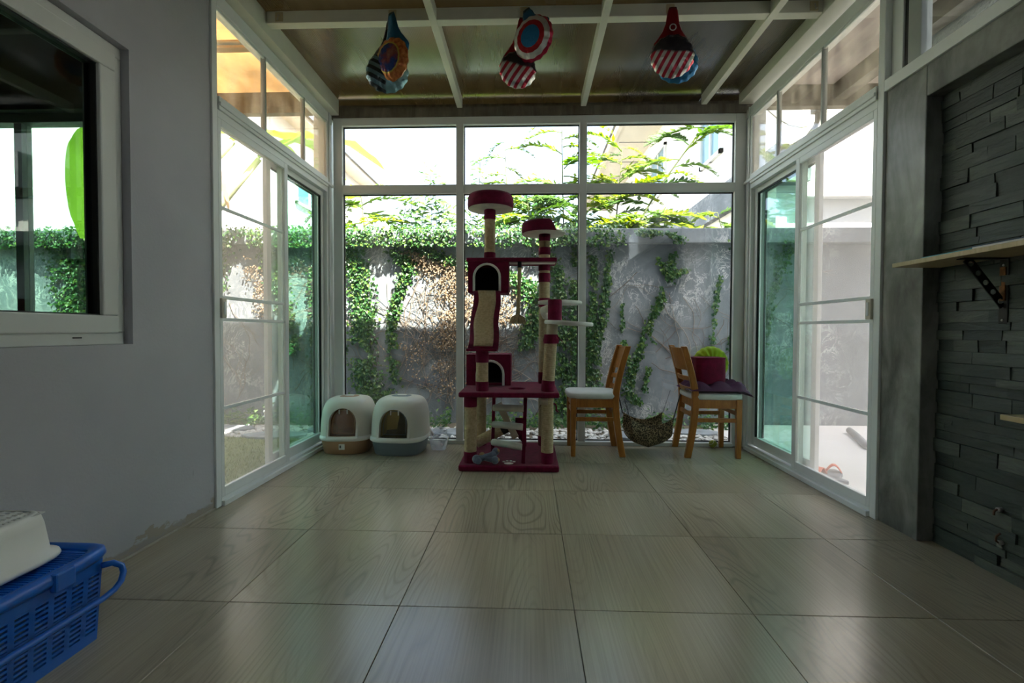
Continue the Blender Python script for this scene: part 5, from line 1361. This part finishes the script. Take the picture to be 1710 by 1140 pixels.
def balloon(x, yoff, label, hcol, dcol, drop, r, swing, turn, tilt=0, emblem=None, sqz=1.0):
    e = empty('foil_balloon', (x, YH-.03+yoff, 2.79), label, 'balloon', 'foil balloons hanging from the purlin', world=False)
    e.rotation_euler = (tilt, -swing, turn)
    hl = drop - r*.58
    prof = [(0,.020,.004),(.02,.026,.008),(.2*hl,.031,.012),(.42*hl,.038,.016),(.60*hl,.054,.020),(.76*hl,.078,.024),(.90*hl,.098,.026),(hl,.104,.024),(hl+.03,.094,.014)]
    rings = []
    for z, wd, th in prof:
        rings.append([(wd*r/.118*math.cos(2*math.pi*j/28)*(1+.03*math.sin(j*2.7+z*60)), th*math.sin(2*math.pi*j/28), -z) for j in range(28)])
    h = MB().loft(rings).build('handle', FO[hcol], e, True)
    h.location = (0, .012, 0)
    def dp_(u, v, s):
        a = 2*math.pi*u; q = v; rr = r*(1+.022*math.sin(a*15)*q**4)
        return Vector((math.cos(a)*q*rr*sqz, s*(.040*math.sqrt(max(0, 1-q**2.6))*(1+.12*math.sin(a*15)*q**3)), math.sin(a)*q*rr))
    mb = MB(); mb.grid(lambda u, v: dp_(u, v, -1), 75, 12); mb.grid(lambda u, v: dp_(u, v, 1), 75, 12)
    d = mb.build('disc', FO[dcol], e, True); d.location = (0, -.026, -drop)
    if emblem:
        tr = MB().tube([(math.cos(2*math.pi*k/20)*.017, 0, math.sin(2*math.pi*k/20)*.017) for k in range(21)], .003, 6).build('round_mark', M[emblem], h)
        tr.location = (0, -.022, -.55*hl)
    return e
M['mark_y'] = pmat('yellow_print', (.60,.48,.08), .4); M['mark_w'] = pmat('silver_print', (.6,.6,.58), .4)
balloon(-.822, .020, 'foil balloon with black handle and teal striped disc, rear one on the left hook', 'black', 'teal', .335, .122, R(-3), R(8), R(-2), 'mark_y')
balloon(-.812, -.045, 'foil balloon with blue handle and orange rimmed disc, front one on the left hook', 'blue', 'orange', .285, .120, R(5), R(-28), R(4), None)
balloon(-.040, .020, 'foil balloon with red handle and striped disc, lower one on the middle hook', 'red', 'stripes', .335, .108, R(-6), R(8), R(-2), 'mark_w')
balloon(-.028, -.050, 'foil balloon with ringed red white blue disc, front one on the middle hook', 'blue', 'rings', .205, .124, R(17), R(-30), R(4), None)
balloon(.812, -.045, 'foil balloon with red handle and striped disc, front one on the right hook', 'red', 'stripes', .290, .120, R(-1), R(-6), R(2), 'mark_w')
balloon(.826, .030, 'foil balloon with blue disc, behind the striped one on the right hook', 'red', 'bluedisc', .305, .120, R(4), R(-4), R(-3), None)
